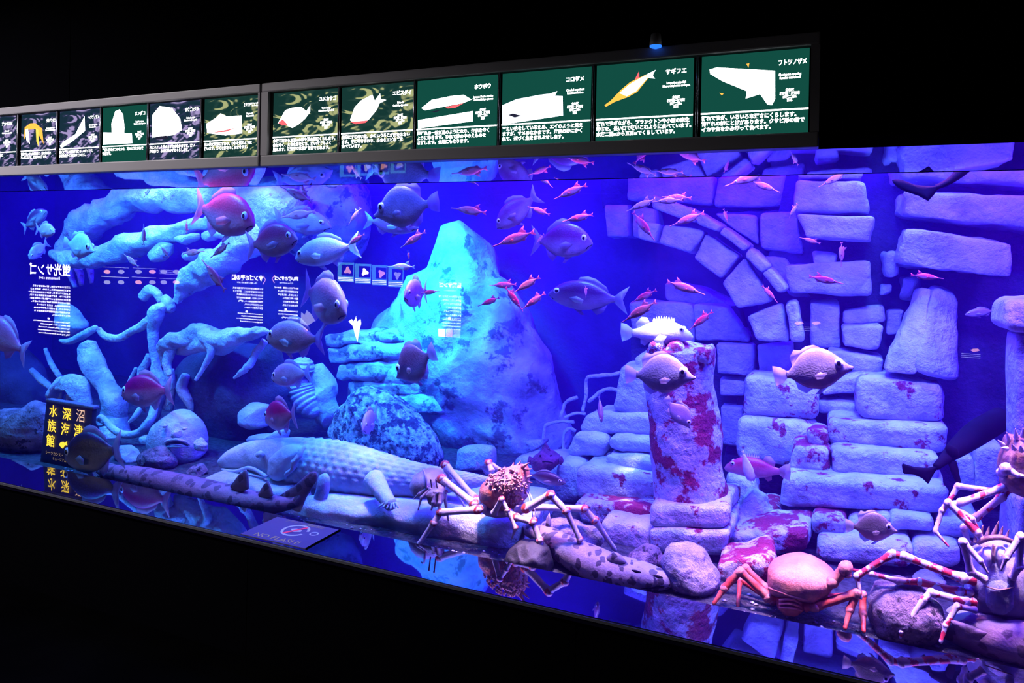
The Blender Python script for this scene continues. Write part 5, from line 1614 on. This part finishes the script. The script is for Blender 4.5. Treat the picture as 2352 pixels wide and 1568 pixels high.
def panel(bank, x0, x1, info, k):
    name_, sub_, lines, shapes, bg = info
    zc = ZC0
    W_, H_ = x1 - x0, ZC1 - ZC0
    base = Vector(((x0 + x1) / 2, YF - 0.03, (ZC0 + ZC1) / 2))
    y = YF - 0.030
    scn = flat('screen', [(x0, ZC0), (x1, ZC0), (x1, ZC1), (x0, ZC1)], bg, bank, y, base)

    def sub(o):
        """make a sub-part of this screen"""
        wl_ = o.location.copy()
        o.parent = scn
        o.matrix_parent_inverse = Matrix.Translation(-base)
        o.location = wl_
    # rule
    o = flat('rule_line', [(x0, ZC0 + 0.272 * H_), (x1, ZC0 + 0.272 * H_), (x1, ZC0 + 0.292 * H_), (x0, ZC0 + 0.292 * H_)], WHITE, bank, y - 0.001, base)
    sub(o)
    for q, (m, pts) in enumerate(shapes):
        P = [(x0 + u * W_, ZC0 + v * H_) for u, v in pts]
        sub(flat('picture', P, m, bank, y - 0.0006 - 0.0003 * q, base))
    sub(text('caption', lines, 0.062 * H_, (x0 + 0.01 * W_, y - 0.0015, ZC0 + 0.2 * H_), WHITE, line=1.12, sx=min(1.0, W_ / (H_ * 1.36)), bold=0.0006))
    sub(text('species_name', name_, 0.075 * H_, (x0 + 0.72 * W_, y - 0.0015, ZC0 + 0.82 * H_), WHITE, sx=min(0.9, 0.26 * W_ / (len(name_) * 0.075 * H_)), bold=0.0006))
    sub(text('latin_name', sub_, 0.04 * H_, (x0 + 0.83 * W_, y - 0.0015, ZC0 + 0.69 * H_), WHITE, align='CENTER', line=1.0, sx=min(0.8, 0.3 * W_ / (max(map(len, sub_.split(chr(10)))) * 0.02 * H_)), bold=0.0004))
    sub(text('range_note', '分布域\n相模湾・駿河湾\n水深二百m\n日本', 0.04 * H_, (x0 + 0.83 * W_, y - 0.0015, ZC0 + 0.5 * H_), WHITE, align='CENTER', line=1.0, sx=0.8, bold=0.0005))
    return scn


def conv(pts, xa, xb, ya, yb):
    return [((x - xa) / (xb - xa), 1 - (y - ya) / (yb - ya)) for x, y in pts]


c6 = lambda p: conv(p, 1455, 2168, 195, 720)
c5 = lambda p: conv(p, 770, 1412, 235, 745)
c4 = lambda p: conv(p, 150, 735, 280, 768)
c3 = lambda p: conv(p, 1335, 1950, 310, 855)
c2 = lambda p: conv(p, 745, 1305, 375, 890)
c1 = lambda p: conv(p, 220, 735, 430, 920)
RIGHT = [
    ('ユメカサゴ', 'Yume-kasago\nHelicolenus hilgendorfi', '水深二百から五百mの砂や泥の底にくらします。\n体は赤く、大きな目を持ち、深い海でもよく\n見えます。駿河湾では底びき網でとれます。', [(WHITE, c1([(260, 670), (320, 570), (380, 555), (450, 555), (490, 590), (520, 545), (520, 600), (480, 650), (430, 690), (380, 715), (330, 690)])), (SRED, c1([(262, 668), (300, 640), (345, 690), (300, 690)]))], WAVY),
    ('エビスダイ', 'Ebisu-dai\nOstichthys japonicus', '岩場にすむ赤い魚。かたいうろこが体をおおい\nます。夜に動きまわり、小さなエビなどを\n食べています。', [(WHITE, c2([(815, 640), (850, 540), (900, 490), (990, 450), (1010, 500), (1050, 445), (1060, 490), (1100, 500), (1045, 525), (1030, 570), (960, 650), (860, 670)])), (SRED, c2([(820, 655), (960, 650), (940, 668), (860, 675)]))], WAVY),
    ('ホウボウ', 'Japanese bluefin searobin\nChelidonichthys spinosus', '胸びれの一部が足のようになり、海底を歩く\nように動きます。ひれで砂の中のえものを\nさがします。食用にもなります。', [(WHITE, c3([(1345, 625), (1770, 580), (1772, 660), (1347, 692)])), (WHITE, c3([(1370, 530), (1450, 470), (1600, 450), (1700, 448), (1760, 490), (1700, 512), (1560, 530), (1400, 550)])), (SRED, c3([(1560, 535), (1700, 515), (1640, 545), (1580, 548)])), (SDK, c3([(1440, 565), (1540, 552), (1480, 572)]))], GREEN),
    ('コロザメ', 'Clouded angelshark\nSquatina nebulosa', '平たい体をしているため、エイのように見え\nますが、サメのなかまです。海底の砂にかく\nれて、近づく魚をまちぶせします。', [(WHITEB, c4([(152, 495), (250, 460), (400, 442), (470, 438), (520, 425), (505, 455), (555, 460), (560, 590), (155, 628)])), (SDK, c4([(195, 565), (225, 555), (285, 575), (240, 585)]))], GREEN),
    ('サギフエ', 'Longspine snipefish\nMacroramphosus scolopax', '群れで泳ぎながら、プランクトンや小型の底生\n動物を、長い口で吸いこむように食べています。\n水深二百mから五百mでくらしています。', [(ORANGE, c5([(828, 505), (870, 478), (940, 408), (1000, 362), (1110, 318), (1120, 345), (1050, 430), (990, 460), (900, 487), (838, 517)])), (WHITE, c5([(930, 430), (1000, 375), (1100, 325), (1115, 345), (1040, 425), (980, 455)])), (SRED, c5([(1030, 350), (1058, 295), (1062, 340)])), (WHITEB, c5([(1105, 322), (1168, 295), (1150, 328), (1166, 352), (1118, 345)]))], GREEN),
    ('フトツノザメ', 'Shortspine spurdog\nSqualus mitsukurii', '群れで泳ぎ、いろいろな深さにくらします。\n背びれの前にとげがあります。クサビ形の歯で\nイカや魚をかみ切って食べます。', [(WHITE, c6([(1510, 282), (1560, 272), (1950, 322), (1955, 500), (1935, 540), (1905, 535), (1855, 465), (1760, 488), (1765, 440), (1600, 365), (1515, 312)])), (ORANGE, c6([(1760, 265), (1780, 262), (1775, 290)])), (ORANGE, c6([(1580, 440), (1610, 445), (1600, 458)]))], GREEN),
]
LEFT = [
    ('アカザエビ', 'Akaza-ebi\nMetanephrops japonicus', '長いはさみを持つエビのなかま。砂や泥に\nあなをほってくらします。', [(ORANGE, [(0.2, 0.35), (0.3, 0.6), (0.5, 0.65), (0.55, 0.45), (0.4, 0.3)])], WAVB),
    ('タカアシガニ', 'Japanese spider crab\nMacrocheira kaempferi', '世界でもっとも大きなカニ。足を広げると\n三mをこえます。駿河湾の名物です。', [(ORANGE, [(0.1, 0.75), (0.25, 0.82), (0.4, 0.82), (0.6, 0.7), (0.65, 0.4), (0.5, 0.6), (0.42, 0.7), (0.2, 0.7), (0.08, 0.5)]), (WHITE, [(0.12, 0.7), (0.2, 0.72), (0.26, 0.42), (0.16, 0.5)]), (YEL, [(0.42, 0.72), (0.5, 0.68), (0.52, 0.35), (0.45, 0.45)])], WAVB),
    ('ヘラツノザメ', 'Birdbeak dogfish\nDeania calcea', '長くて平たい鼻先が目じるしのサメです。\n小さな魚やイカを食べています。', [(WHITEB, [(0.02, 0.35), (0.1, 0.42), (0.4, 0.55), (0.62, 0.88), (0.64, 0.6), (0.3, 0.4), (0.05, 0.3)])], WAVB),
    ('メンダコ', 'Flapjack octopus\nOpisthoteuthis depressa', '平たい体のタコのなかま。耳のようなひれで\n泳ぎます。', [(WHITEB, [(0.02, 0.32), (0.68, 0.32), (0.66, 0.5), (0.02, 0.55)]), (WHITE, [(0.22, 0.4), (0.2, 0.7), (0.28, 0.92), (0.38, 0.95), (0.46, 0.85), (0.5, 0.6), (0.48, 0.4)])], GREEN),
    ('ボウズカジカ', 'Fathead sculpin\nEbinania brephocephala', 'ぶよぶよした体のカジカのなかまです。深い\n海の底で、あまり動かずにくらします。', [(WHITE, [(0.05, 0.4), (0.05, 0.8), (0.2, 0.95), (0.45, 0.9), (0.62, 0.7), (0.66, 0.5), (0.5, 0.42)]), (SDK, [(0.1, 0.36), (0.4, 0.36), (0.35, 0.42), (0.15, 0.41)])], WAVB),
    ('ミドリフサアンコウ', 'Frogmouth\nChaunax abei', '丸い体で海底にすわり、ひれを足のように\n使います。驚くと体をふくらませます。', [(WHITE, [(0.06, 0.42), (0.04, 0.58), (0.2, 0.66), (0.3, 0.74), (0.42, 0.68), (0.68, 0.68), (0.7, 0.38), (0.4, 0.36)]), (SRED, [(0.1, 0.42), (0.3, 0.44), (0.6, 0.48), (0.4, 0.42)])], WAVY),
]
for bname, px_edges, infos, fx0, fx1, lab in [
    ('display_bank', [(-74, 38), (50, 131), (138, 231), (237, 340), (345, 459), (470, 597)], LEFT, -96, 603, 'left bank of six lit species screens in a grey frame above the window'),
    ('display_bank', [(628, 776), (785, 949), (958, 1142), (1153, 1357), (1369, 1592), (1610, 1857)], RIGHT, 607, 1882, 'right bank of six lit species screens in a dark frame above the window')]:
    xa, xb = bx(fx0), bx(fx1)
    bank = tag(empty(bname, ((xa + xb) / 2, YF - 0.02, ZB0)), lab, 'display', 'species screens above the window')
    box('frame_top', (xa, YF - 0.045, ZC1 + 0.004), (xb, YF, ZB1), MT['frame'], bank, 0.004)
    box('frame_bottom', (xa, YF - 0.045, ZB0), (xb, YF, ZC0 - 0.002), MT['frame'], bank, 0.004)
    e0, e1 = bx(px_edges[0][0]) - 0.012, bx(px_edges[-1][1]) + 0.004
    box('frame_side', (xa, YF - 0.045, ZC0 - 0.002), (e0, YF, ZC1 + 0.004), MT['frame'], bank)
    box('frame_side', (e1, YF - 0.045, ZC0 - 0.002), (xb, YF, ZC1 + 0.004), MT['frame'], bank)
    box('back_plate', (e0, YF - 0.02, ZC0), (e1, YF - 0.001, ZC1), MT['black'], bank)
    for k, (p0, p1) in enumerate(px_edges):
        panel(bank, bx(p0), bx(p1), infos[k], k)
        if k < 5:
            q = px_edges[k + 1][0]
            xm = (bx(p1) + bx(q)) / 2
            V, F = sweep([(xm, YF - 0.034, ZC0 - 0.004), (xm, YF - 0.034, ZC1 + 0.002)], [0.004, 0.004], 10)
            adopt(new_obj('divider_rod', mesh('divider_rod', V, F), MT['edge']), bank)

# small blue spotlight over the right bank
sp = at(1506, 105, DS - 0.06)
sl = tag(empty('spotlight', sp), 'small blue-glowing spotlight above the right screens', 'spotlight')
V, F = sweep([(sp.x, sp.y, sp.z + 0.0), (sp.x, sp.y, sp.z + 0.03), (sp.x, sp.y, sp.z + 0.034)], [0.017, 0.013, 0.006], 18)
adopt(new_obj('housing', mesh('housing', V, F), MT['frame']), sl)
V, F = sweep([(sp.x, sp.y + 0.0, sp.z + 0.03), (sp.x, sp.y + 0.02, sp.z + 0.034), (sp.x, YF + 0.001, sp.z + 0.034)], [0.004, 0.004, 0.006], 8)
adopt(new_obj('bracket', mesh('bracket', V, F), MT['frame']), sl)
V, F = sweep([(sp.x, sp.y, sp.z - 0.004), (sp.x, sp.y, sp.z + 0.001)], [0.0155, 0.0165], 18)
adopt(new_obj('lens', mesh('lens', V, F), emat('blue_lens', (0.02, 0.16, 1.0), 1.6)), sl)

# ------------------------------------------------------------------ sign inside the tank
SD = 0.26
sg = root('aquarium_sign', 150, 1060, SD, 'dark board with glowing yellow Japanese letters at the lower left', 'sign')
MT['sign'] = mat('dark_sign_board', (0.02, 0.015, 0.03), 0.6, var=0.3, vscale=14)
MT['signrim'] = mat('sign_rim', (0.16, 0.15, 0.2), 0.7, bump=0.4, bscale=40)
quad('board', ((106, 922), (212, 940), (205, 1085), (92, 1062)), SD, 0.03, MT['sign'], sg, r=0.004, rough=0.001, n=4)
quad('rim', ((104, 916), (214, 934), (214, 941), (105, 923)), SD - 0.004, 0.04, MT['signrim'], sg, r=0.004, rough=0.002, n=6)
YELS = emat('glowing_yellow_letters', (1.0, 0.66, 0.04), 1.5)
YELP = emat('glowing_pale_letters', (1.0, 0.62, 0.42), 1.0)
YELD = emat('dim_yellow_letters', (0.55, 0.38, 0.2), 0.7)
for ch, x, y, s, m in [('水', 122, 946, 27, YELS), ('族', 119, 980, 29, YELS), ('館', 116, 1014, 29, YELS), ('深', 153, 953, 29, YELS), ('海', 150, 988, 30, YELS), ('沼', 185, 957, 30, YELP), ('津', 180, 992, 30, YELS)]:
    k = mpp(x, y, SD)
    text('letter', ch, s * k * 1.05, at(x, y, SD - 0.006), m, align='CENTER', parent=sg, valign='CENTER', bold=0.001 if m is YELS else 0.0004)
text('letters', 'シーラカンス・', 9 * mpp(130, 1045, SD), at(104, 1041, SD - 0.006), YELD, parent=sg)
text('letters', 'ミュージアム', 8 * mpp(130, 1045, SD), at(120, 1055, SD - 0.006), YELD, parent=sg)
V = [at(x, y, SD - 0.006) for x, y in [(135, 1020), (140, 1015), (145, 1014), (149, 1017), (154, 1012), (153, 1018), (155, 1023), (150, 1022), (144, 1030), (139, 1026)]]
adopt(new_obj('fish_mark', mesh('fish_mark', V, [tuple(range(len(V)))]), YELS, smooth=False), sg)

# ------------------------------------------------------------------ no-flash card on the ledge
zc_ = ZL + 0.0015
crn = [at_z(*p, zc_) for p in ((520, 1221), (668, 1256), (806, 1223), (668, 1191))]
fx0_, fx1_ = (crn[0].x + crn[3].x) / 2, (crn[1].x + crn[2].x) / 2
fy0, fy1 = D + DL + 0.006, D - 0.03
nf = tag(empty('no_flash_card', ((fx0_ + fx1_) / 2, (fy0 + fy1) / 2, ZL)), 'dark blue no-flash card lying flat on the window ledge', 'sign')
MT['card'] = mat('blue_card', (0.05, 0.035, 0.10), 0.5)
box('card', (fx0_, fy0, ZL + 0.0002), (fx1_, fy1, ZL + 0.0022), MT['card'], nf)
box('card_edge', (fx1_, fy0, ZL + 0.0002), (fx1_ + 0.006, fy1, ZL + 0.004), MT['black'], nf)
MT['ink_y'] = mat('yellow_ink', (0.3, 0.22, 0.08), 0.6)
MT['ink_w'] = mat('white_ink', (0.3, 0.3, 0.34), 0.6)
MT['ink_r'] = mat('red_ink', (0.7, 0.03, 0.05), 0.6)
zt_ = ZL + 0.003
cx_, cy_ = (fx0_ + fx1_) / 2 + 0.01, (fy0 + fy1) / 2 + 0.02
text('lettering', 'NO FLASH!', 0.048, ((fx0_ + fx1_) / 2, fy0 + 0.012, zt_), MT['ink_y'], 'up', 'CENTER', nf, valign='BOTTOM_BASELINE')
text('lettering', 'フラッシュ撮影禁止', 0.024, ((fx0_ + fx1_) / 2, fy1 - 0.026, zt_), MT['ink_y'], 'up', 'CENTER', nf, valign='BOTTOM_BASELINE')


def ring_flat(name, cx, cy, r0, r1, m, a0=0.0, a1=2 * math.pi, n=36):
    V, F = [], []
    for i in range(n + 1):
        a = a0 + (a1 - a0) * i / n
        V += [(cx + r0 * math.cos(a), cy + r0 * math.sin(a), zt_), (cx + r1 * math.cos(a), cy + r1 * math.sin(a), zt_)]
    for i in range(n):
        F.append((2 * i, 2 * i + 1, 2 * i + 3, 2 * i + 2))
    return adopt(new_obj(name, mesh(name, V, F), m, smooth=False), nf)


ring_flat('mark_ring', cx_, cy_, 0.05, 0.062, MT['ink_w'], 0.2, 5.9)
ring_flat('mark_ring', cx_ + 0.095, cy_ + 0.005, 0.014, 0.02, MT['ink_w'], n=20)
V = [(cx_ - 0.035, cy_ - 0.045, zt_ + 0.0004), (cx_ - 0.022, cy_ - 0.05, zt_ + 0.0004), (cx_ + 0.035, cy_ + 0.045, zt_ + 0.0004), (cx_ + 0.022, cy_ + 0.05, zt_ + 0.0004)]
adopt(new_obj('mark_slash', mesh('mark_slash', V, [(0, 1, 2, 3)]), MT['ink_r'], smooth=False), nf)
V = [(cx_ - 0.03, cy_ + 0.005, zt_), (cx_ - 0.01, cy_ + 0.02, zt_), (cx_ + 0.025, cy_ + 0.012, zt_), (cx_ + 0.03, cy_ - 0.004, zt_), (cx_, cy_ - 0.018, zt_)]
adopt(new_obj('mark_fish', mesh('mark_fish', V, [(4, 3, 2, 1, 0)]), MT['ink_w'], smooth=False), nf)

# ------------------------------------------------------------------ lit exhibit panels on the wall opposite (they mirror in the glass)
PW = emat('lit_panel_white', (1.0, 0.97, 0.95), 26)
PB = emat('lit_panel_cyan', (0.10, 0.45, 0.6), 9)
PO = emat('lit_panel_orange', (1.0, 0.42, 0.3), 13)
PK = emat('lit_panel_grey', (0.5, 0.5, 0.55), 10)
YW = ROOMY + 0.045
DV = (D - YW)      # depth of the mirror image behind the glass


def mir(px, py):
    v = at(px, py, DV)
    return Vector((v.x, 2 * D - v.y, v.z))


def poster(px0, px1, py0, py1, title, sub, jp, en, label, mark=None, pics=0):
    a, b = mir(px0, py0), mir(px1, py1)
    k = mpp((px0 + px1) / 2, (py0 + py1) / 2, DV)
    H_ = py1 - py0
    wpx = px1 - px0
    p = tag(empty('exhibit_panel', Vector(((a.x + b.x) / 2, YW, b.z))), label, 'panel', 'exhibit panels on the opposite wall')
    box('board', (min(a.x, b.x) - 0.03, YW - 0.03, b.z - 0.03), (max(a.x, b.x) + 0.03, YW - 0.002, a.z + 0.03), MT['black'], p)
    wm = abs(a.x - b.x)
    cxm = (a.x + b.x) / 2

    def zz(f):
        return a.z + (b.z - a.z) * f
    text('title', title, wm / max(3.6, len(title)) * 0.98, (cxm, YW, zz(0.10)), PW, 'back', 'CENTER', p, bold=0.003)
    text('subtitle', sub, wm / 14, (cxm, YW, zz(0.175)), PW, 'back', 'CENTER', p)
    n = max(len(l) for l in jp)
    hh = (0.46 if en else 0.7) / len(jp) * abs(a.z - b.z)
    sz = hh * 0.66
    text('text_block', '\n'.join(jp), sz, (max(a.x, b.x), YW, zz(0.29)), PW, 'back', 'LEFT', p, line=hh / sz, sx=min(1.6, wm / (n * sz)), bold=0.0008)
    if en:
        n = max(len(l) for l in en)
        hh = 0.22 / len(en) * abs(a.z - b.z)
        sz = hh * 0.7
        text('text_block', '\n'.join(en), sz, (max(a.x, b.x), YW, zz(0.80 if not pics else 0.7)), PW, 'back', 'LEFT', p, line=hh / sz, sx=wm / (n * sz * 0.5), bold=0.0004)
    x0 = cxm
    V = [(x0 + 0.02 * math.cos(t), YW, zz(0.75 if not pics else 0.66) + 0.012 * math.sin(t)) for t in np.arange(10) / 10 * 6.283]
    adopt(new_obj('bullet_mark', mesh('bullet_mark', V, [tuple(range(10))]), PW, smooth=False), p)
    if mark:
        sgn = 1 if mark == '<' else -1
        xe = (max(a.x, b.x) + 0.03) if mark == '<' else (min(a.x, b.x) - 0.03)
        V, F = sweep([(xe - sgn * 0.035, YW, zz(0.0)), (xe, YW, zz(0.08)), (xe - sgn * 0.035, YW, zz(0.17))], [0.005] * 3, 6)
        adopt(new_obj('angle_mark', mesh('angle_mark', V, F), PO, smooth=False), p)
    for i in range(pics):
        xa_ = max(a.x, b.x) - wm * (i + 0.05) / pics
        xb_ = xa_ - wm * 0.9 / pics
        V = [(xa_, YW, zz(0.86)), (xb_, YW, zz(0.86)), (xb_, YW, zz(1.0)), (xa_, YW, zz(1.0))]
        adopt(new_obj('photo', mesh('photo', V, [(0, 1, 2, 3)]), (PK, PO, PW)[i % 3], smooth=False), p)
    return p


poster(66, 160, 612, 775, '蛍光サンゴ', 'Fluorescent coral', ['ここにいるサンゴは、青い光を当てると', 'さまざまな色に光ることから、蛍光サンゴ', 'とよばれています。蛍光とは光のエネルギー', 'を受けとり、ちがう色の光を出すことです。', '蛍光タンパク質という物質が体の中にあり、', '太陽の光や紫外線を受けて光っています。', 'なぜ光るのかは、まだよくわかって', 'いませんが、強い光から身を守るため、', 'また褐虫藻の光合成を助けるためとも', '考えられています。'], ['These corals glow in many colours when blue', 'light shines on them. They are called', 'fluorescent corals. Proteins in the body', 'take in light and give out another colour.', 'Why they do so is not yet well known.'], 'tall lit panel about glowing coral, leftmost mirrored in the glass')
poster(532, 603, 630, 746, 'サンゴの夜の顔', 'The night face of coral', ['サンゴは昼と夜でちがう顔を見せます。', '夜になると触手をのばし、流れてくる', '小さなプランクトンをつかまえて', '食べています。昼は体の中にすむ', '褐虫藻が光合成をして、栄養を', 'サンゴに分けています。', '夜の顔を見てください。'], ['At night corals stretch out their tentacles', 'and catch small plankton drifting by.', 'In the daytime algae in the body make food', 'from light and share it with the coral.'], 'lit panel about coral at night with an angle mark, mirrored in the glass', '<')
poster(630, 684, 632, 738, '浅い海のサンゴ', 'Shallow water coral', ['浅い海のサンゴは、体の中に', 'すむ褐虫藻と助け合って', 'くらします。あたたかく', '明るい海に広がり、', '多くの生きものの', 'すみかになります。'], ['Corals of shallow seas live together', 'with algae in warm and bright water', 'and shelter many living things.'], 'narrow lit panel about shallow coral beside the coral-at-night panel', '>')
poster(1008, 1058, 645, 776, '造礁サンゴ', 'Reef-building coral', ['サンゴ礁をつくるサンゴを', '造礁サンゴとよびます。', '石灰の骨格をつくり、', '長い年月をかけて', '大きな礁に育ちます。', '多くの魚やカニが', 'ここでくらします。'], ['Corals that build reefs grow a hard', 'skeleton of lime and over long years', 'become great reefs where many fish', 'and crabs make their home.'], 'lit panel about reef coral with three photos, mirrored on the cyan peak', None, 3)

# row of lit picture screens on the same wall
rs = tag(empty('screen_row', mir(850, 650)), 'row of four cyan picture screens mirrored left of the peak', 'display')
for i, (p0, p1, pic) in enumerate([(776, 813, PO), (816, 852, PW), (855, 889, PO), (892, 926, PK)]):
    a, b = mir(p0, 602 + i * 3), mir(p1, 648 + i * 4)

    def rect(nm, u0, v0, u1, v1, m, dy):
        X = lambda u: a.x + (b.x - a.x) * u
        Z = lambda v: a.z + (b.z - a.z) * v
        V = [(X(u0), YW + dy, Z(v0)), (X(u1), YW + dy, Z(v0)), (X(u1), YW + dy, Z(v1)), (X(u0), YW + dy, Z(v1))]
        o = new_obj(nm, mesh(nm, V, [(3, 2, 1, 0)]), m, smooth=False)
        return adopt(o, rs)
    rect('screen', 0, 0, 1, 1, PB, 0.0)
    rect('screen_picture', 0.25, 0.12, 0.95, 0.68, SDK, 0.002)
    V = []
    X = lambda u: a.x + (b.x - a.x) * u
    Z = lambda v: a.z + (b.z - a.z) * v
    for t in np.arange(12) / 12 * 6.283:
        rr = 1 + 0.35 * math.sin(3 * t + i)
        V.append((X(0.62 + 0.2 * rr * math.cos(t)), YW + 0.004, Z(0.42 + 0.17 * rr * math.sin(t))))
    adopt(new_obj('picture_animal', mesh('picture_animal', V, [tuple(range(12))]), pic, smooth=False), rs)
    for q in range(3):
        rect('caption_line', 0.04, 0.76 + q * 0.08, 0.96, 0.79 + q * 0.08, PW, 0.003)
# small diagram panel, left
dgp = tag(empty('diagram_panel', mir(320, 660)), 'dim diagram panel with six small pictures mirrored at the left', 'panel')
for i, px in enumerate((246, 278, 318, 350, 376, 405)):
    for j, py in enumerate((624, 648)):
        a, b = mir(px - 8, py - 5), mir(px + 8, py + 5)
        V = []
        for t in np.arange(10) / 10 * 6.283:
            V.append(((a.x + b.x) / 2 + (b.x - a.x) / 2 * math.cos(t), YW, (a.z + b.z) / 2 + (b.z - a.z) / 2 * math.sin(t)))
        adopt(new_obj('picture', mesh('picture', V, [tuple(range(10))]), PK if (i + j) % 3 else PO, smooth=False), dgp)
for (p0, p1, py) in ((236, 296, 614), (304, 360, 616), (232, 296, 636), (303, 358, 637), (366, 416, 621), (366, 416, 625), (366, 416, 629), (366, 416, 640)):
    a, b = mir(p0, py - 0.7), mir(p1, py + 0.7)
    V = [(a.x, YW, a.z), (b.x, YW, a.z), (b.x, YW, b.z), (a.x, YW, b.z)]
    adopt(new_obj('caption_line', mesh('caption_line', V, [(0, 1, 2, 3)]), PK, smooth=False), dgp)
# two lit specimen pictures
for lab, pts, m in (('lit white cone-shaped specimen picture mirrored right of the mauve fish', [(800, 738), (808, 732), (812, 738), (818, 726), (820, 738), (828, 732), (830, 742), (826, 758), (821, 786), (814, 764), (810, 748)], PW), ('lit branching pale coral picture mirrored left of the mauve fish', [(690, 742), (692, 716), (700, 722), (704, 712), (712, 718), (718, 726), (724, 736), (716, 742), (706, 748)], PK)):
    P = [mir(x, y) for x, y in pts]
    o = new_obj('specimen_picture', mesh('specimen_picture', [(p.x, YW, p.z) for p in P], [tuple(range(len(P)))]), m, smooth=False)
    tag(o, lab, 'picture')
# two tiny lit labels mirrored at the right
for (px, py, lab, two) in ((1855, 742, 'small lit label with two orange fish mirrored by the arch foot', True), (2230, 804, 'small lit label with one pale fish mirrored in the dark right gap', False)):
    t_ = tag(empty('species_label', mir(px, py + 14)), lab, 'label')
    for q in ((-20, 20) if two else (10,)):
        a, b = mir(px + q - 11, py - 6), mir(px + q + 11, py + 5)
        V = [((a.x + b.x) / 2 + (b.x - a.x) / 2 * u, YW, (a.z + b.z) / 2 + (b.z - a.z) / 2 * v) for u, v in ((-1, 0.2), (-0.4, 1), (0.3, 0.7), (1, 0.1), (0.6, -0.8), (-0.5, -0.5))]
        adopt(new_obj('fish_picture', mesh('fish_picture', V, [tuple(range(6))]), PO, smooth=False), t_)
    for r_ in range(3):
        a, b = mir(px - 22, py + 8 + r_ * 4), mir(px + 22, py + 9.6 + r_ * 4)
        V = [(a.x, YW, a.z), (b.x, YW, a.z), (b.x, YW, b.z), (a.x, YW, b.z)]
        adopt(new_obj('caption_line', mesh('caption_line', V, [(0, 1, 2, 3)]), PK, smooth=False), t_)

# ------------------------------------------------------------------ lettering becomes plain meshes
bpy.context.view_layer.update()
dg = bpy.context.evaluated_depsgraph_get()
for o in [o for o in S.objects if o.type == 'FONT']:
    me = bpy.data.meshes.new_from_object(o.evaluated_get(dg))
    me.name = o.name
    n = bpy.data.objects.new('lettering', me)
    COL.objects.link(n)
    nm = o.name
    n.parent = o.parent
    n.matrix_parent_inverse = o.matrix_parent_inverse.copy()
    n.location, n.rotation_euler, n.scale = o.location, o.rotation_euler, o.scale
    bpy.data.objects.remove(o)
    n.name = nm.split('.')[0]
# ------------------------------------------------------------------ the water
vm = bpy.data.materials.new('tank_water')
vm.use_nodes = True
nt = vm.node_tree
nt.nodes.clear()
vs = nt.nodes.new('ShaderNodeVolumeScatter')
vs.inputs['Color'].default_value = (0.25, 0.02, 1.0, 1)
vs.inputs['Density'].default_value = 0.042
va = nt.nodes.new('ShaderNodeVolumeAbsorption')
va.inputs['Color'].default_value = (0.0, 0.3, 1.0, 1)
va.inputs['Density'].default_value = 0.12
ad = nt.nodes.new('ShaderNodeAddShader')
oo = nt.nodes.new('ShaderNodeOutputMaterial')
nt.links.new(vs.outputs[0], ad.inputs[0])
nt.links.new(va.outputs[0], ad.inputs[1])
nt.links.new(ad.outputs[0], oo.inputs['Volume'])
struct(box('tank_water', (XL + 0.06, D + 0.01, ZG - 0.05), (XR - 0.06, D + BACK - 0.01, 2.35), vm))
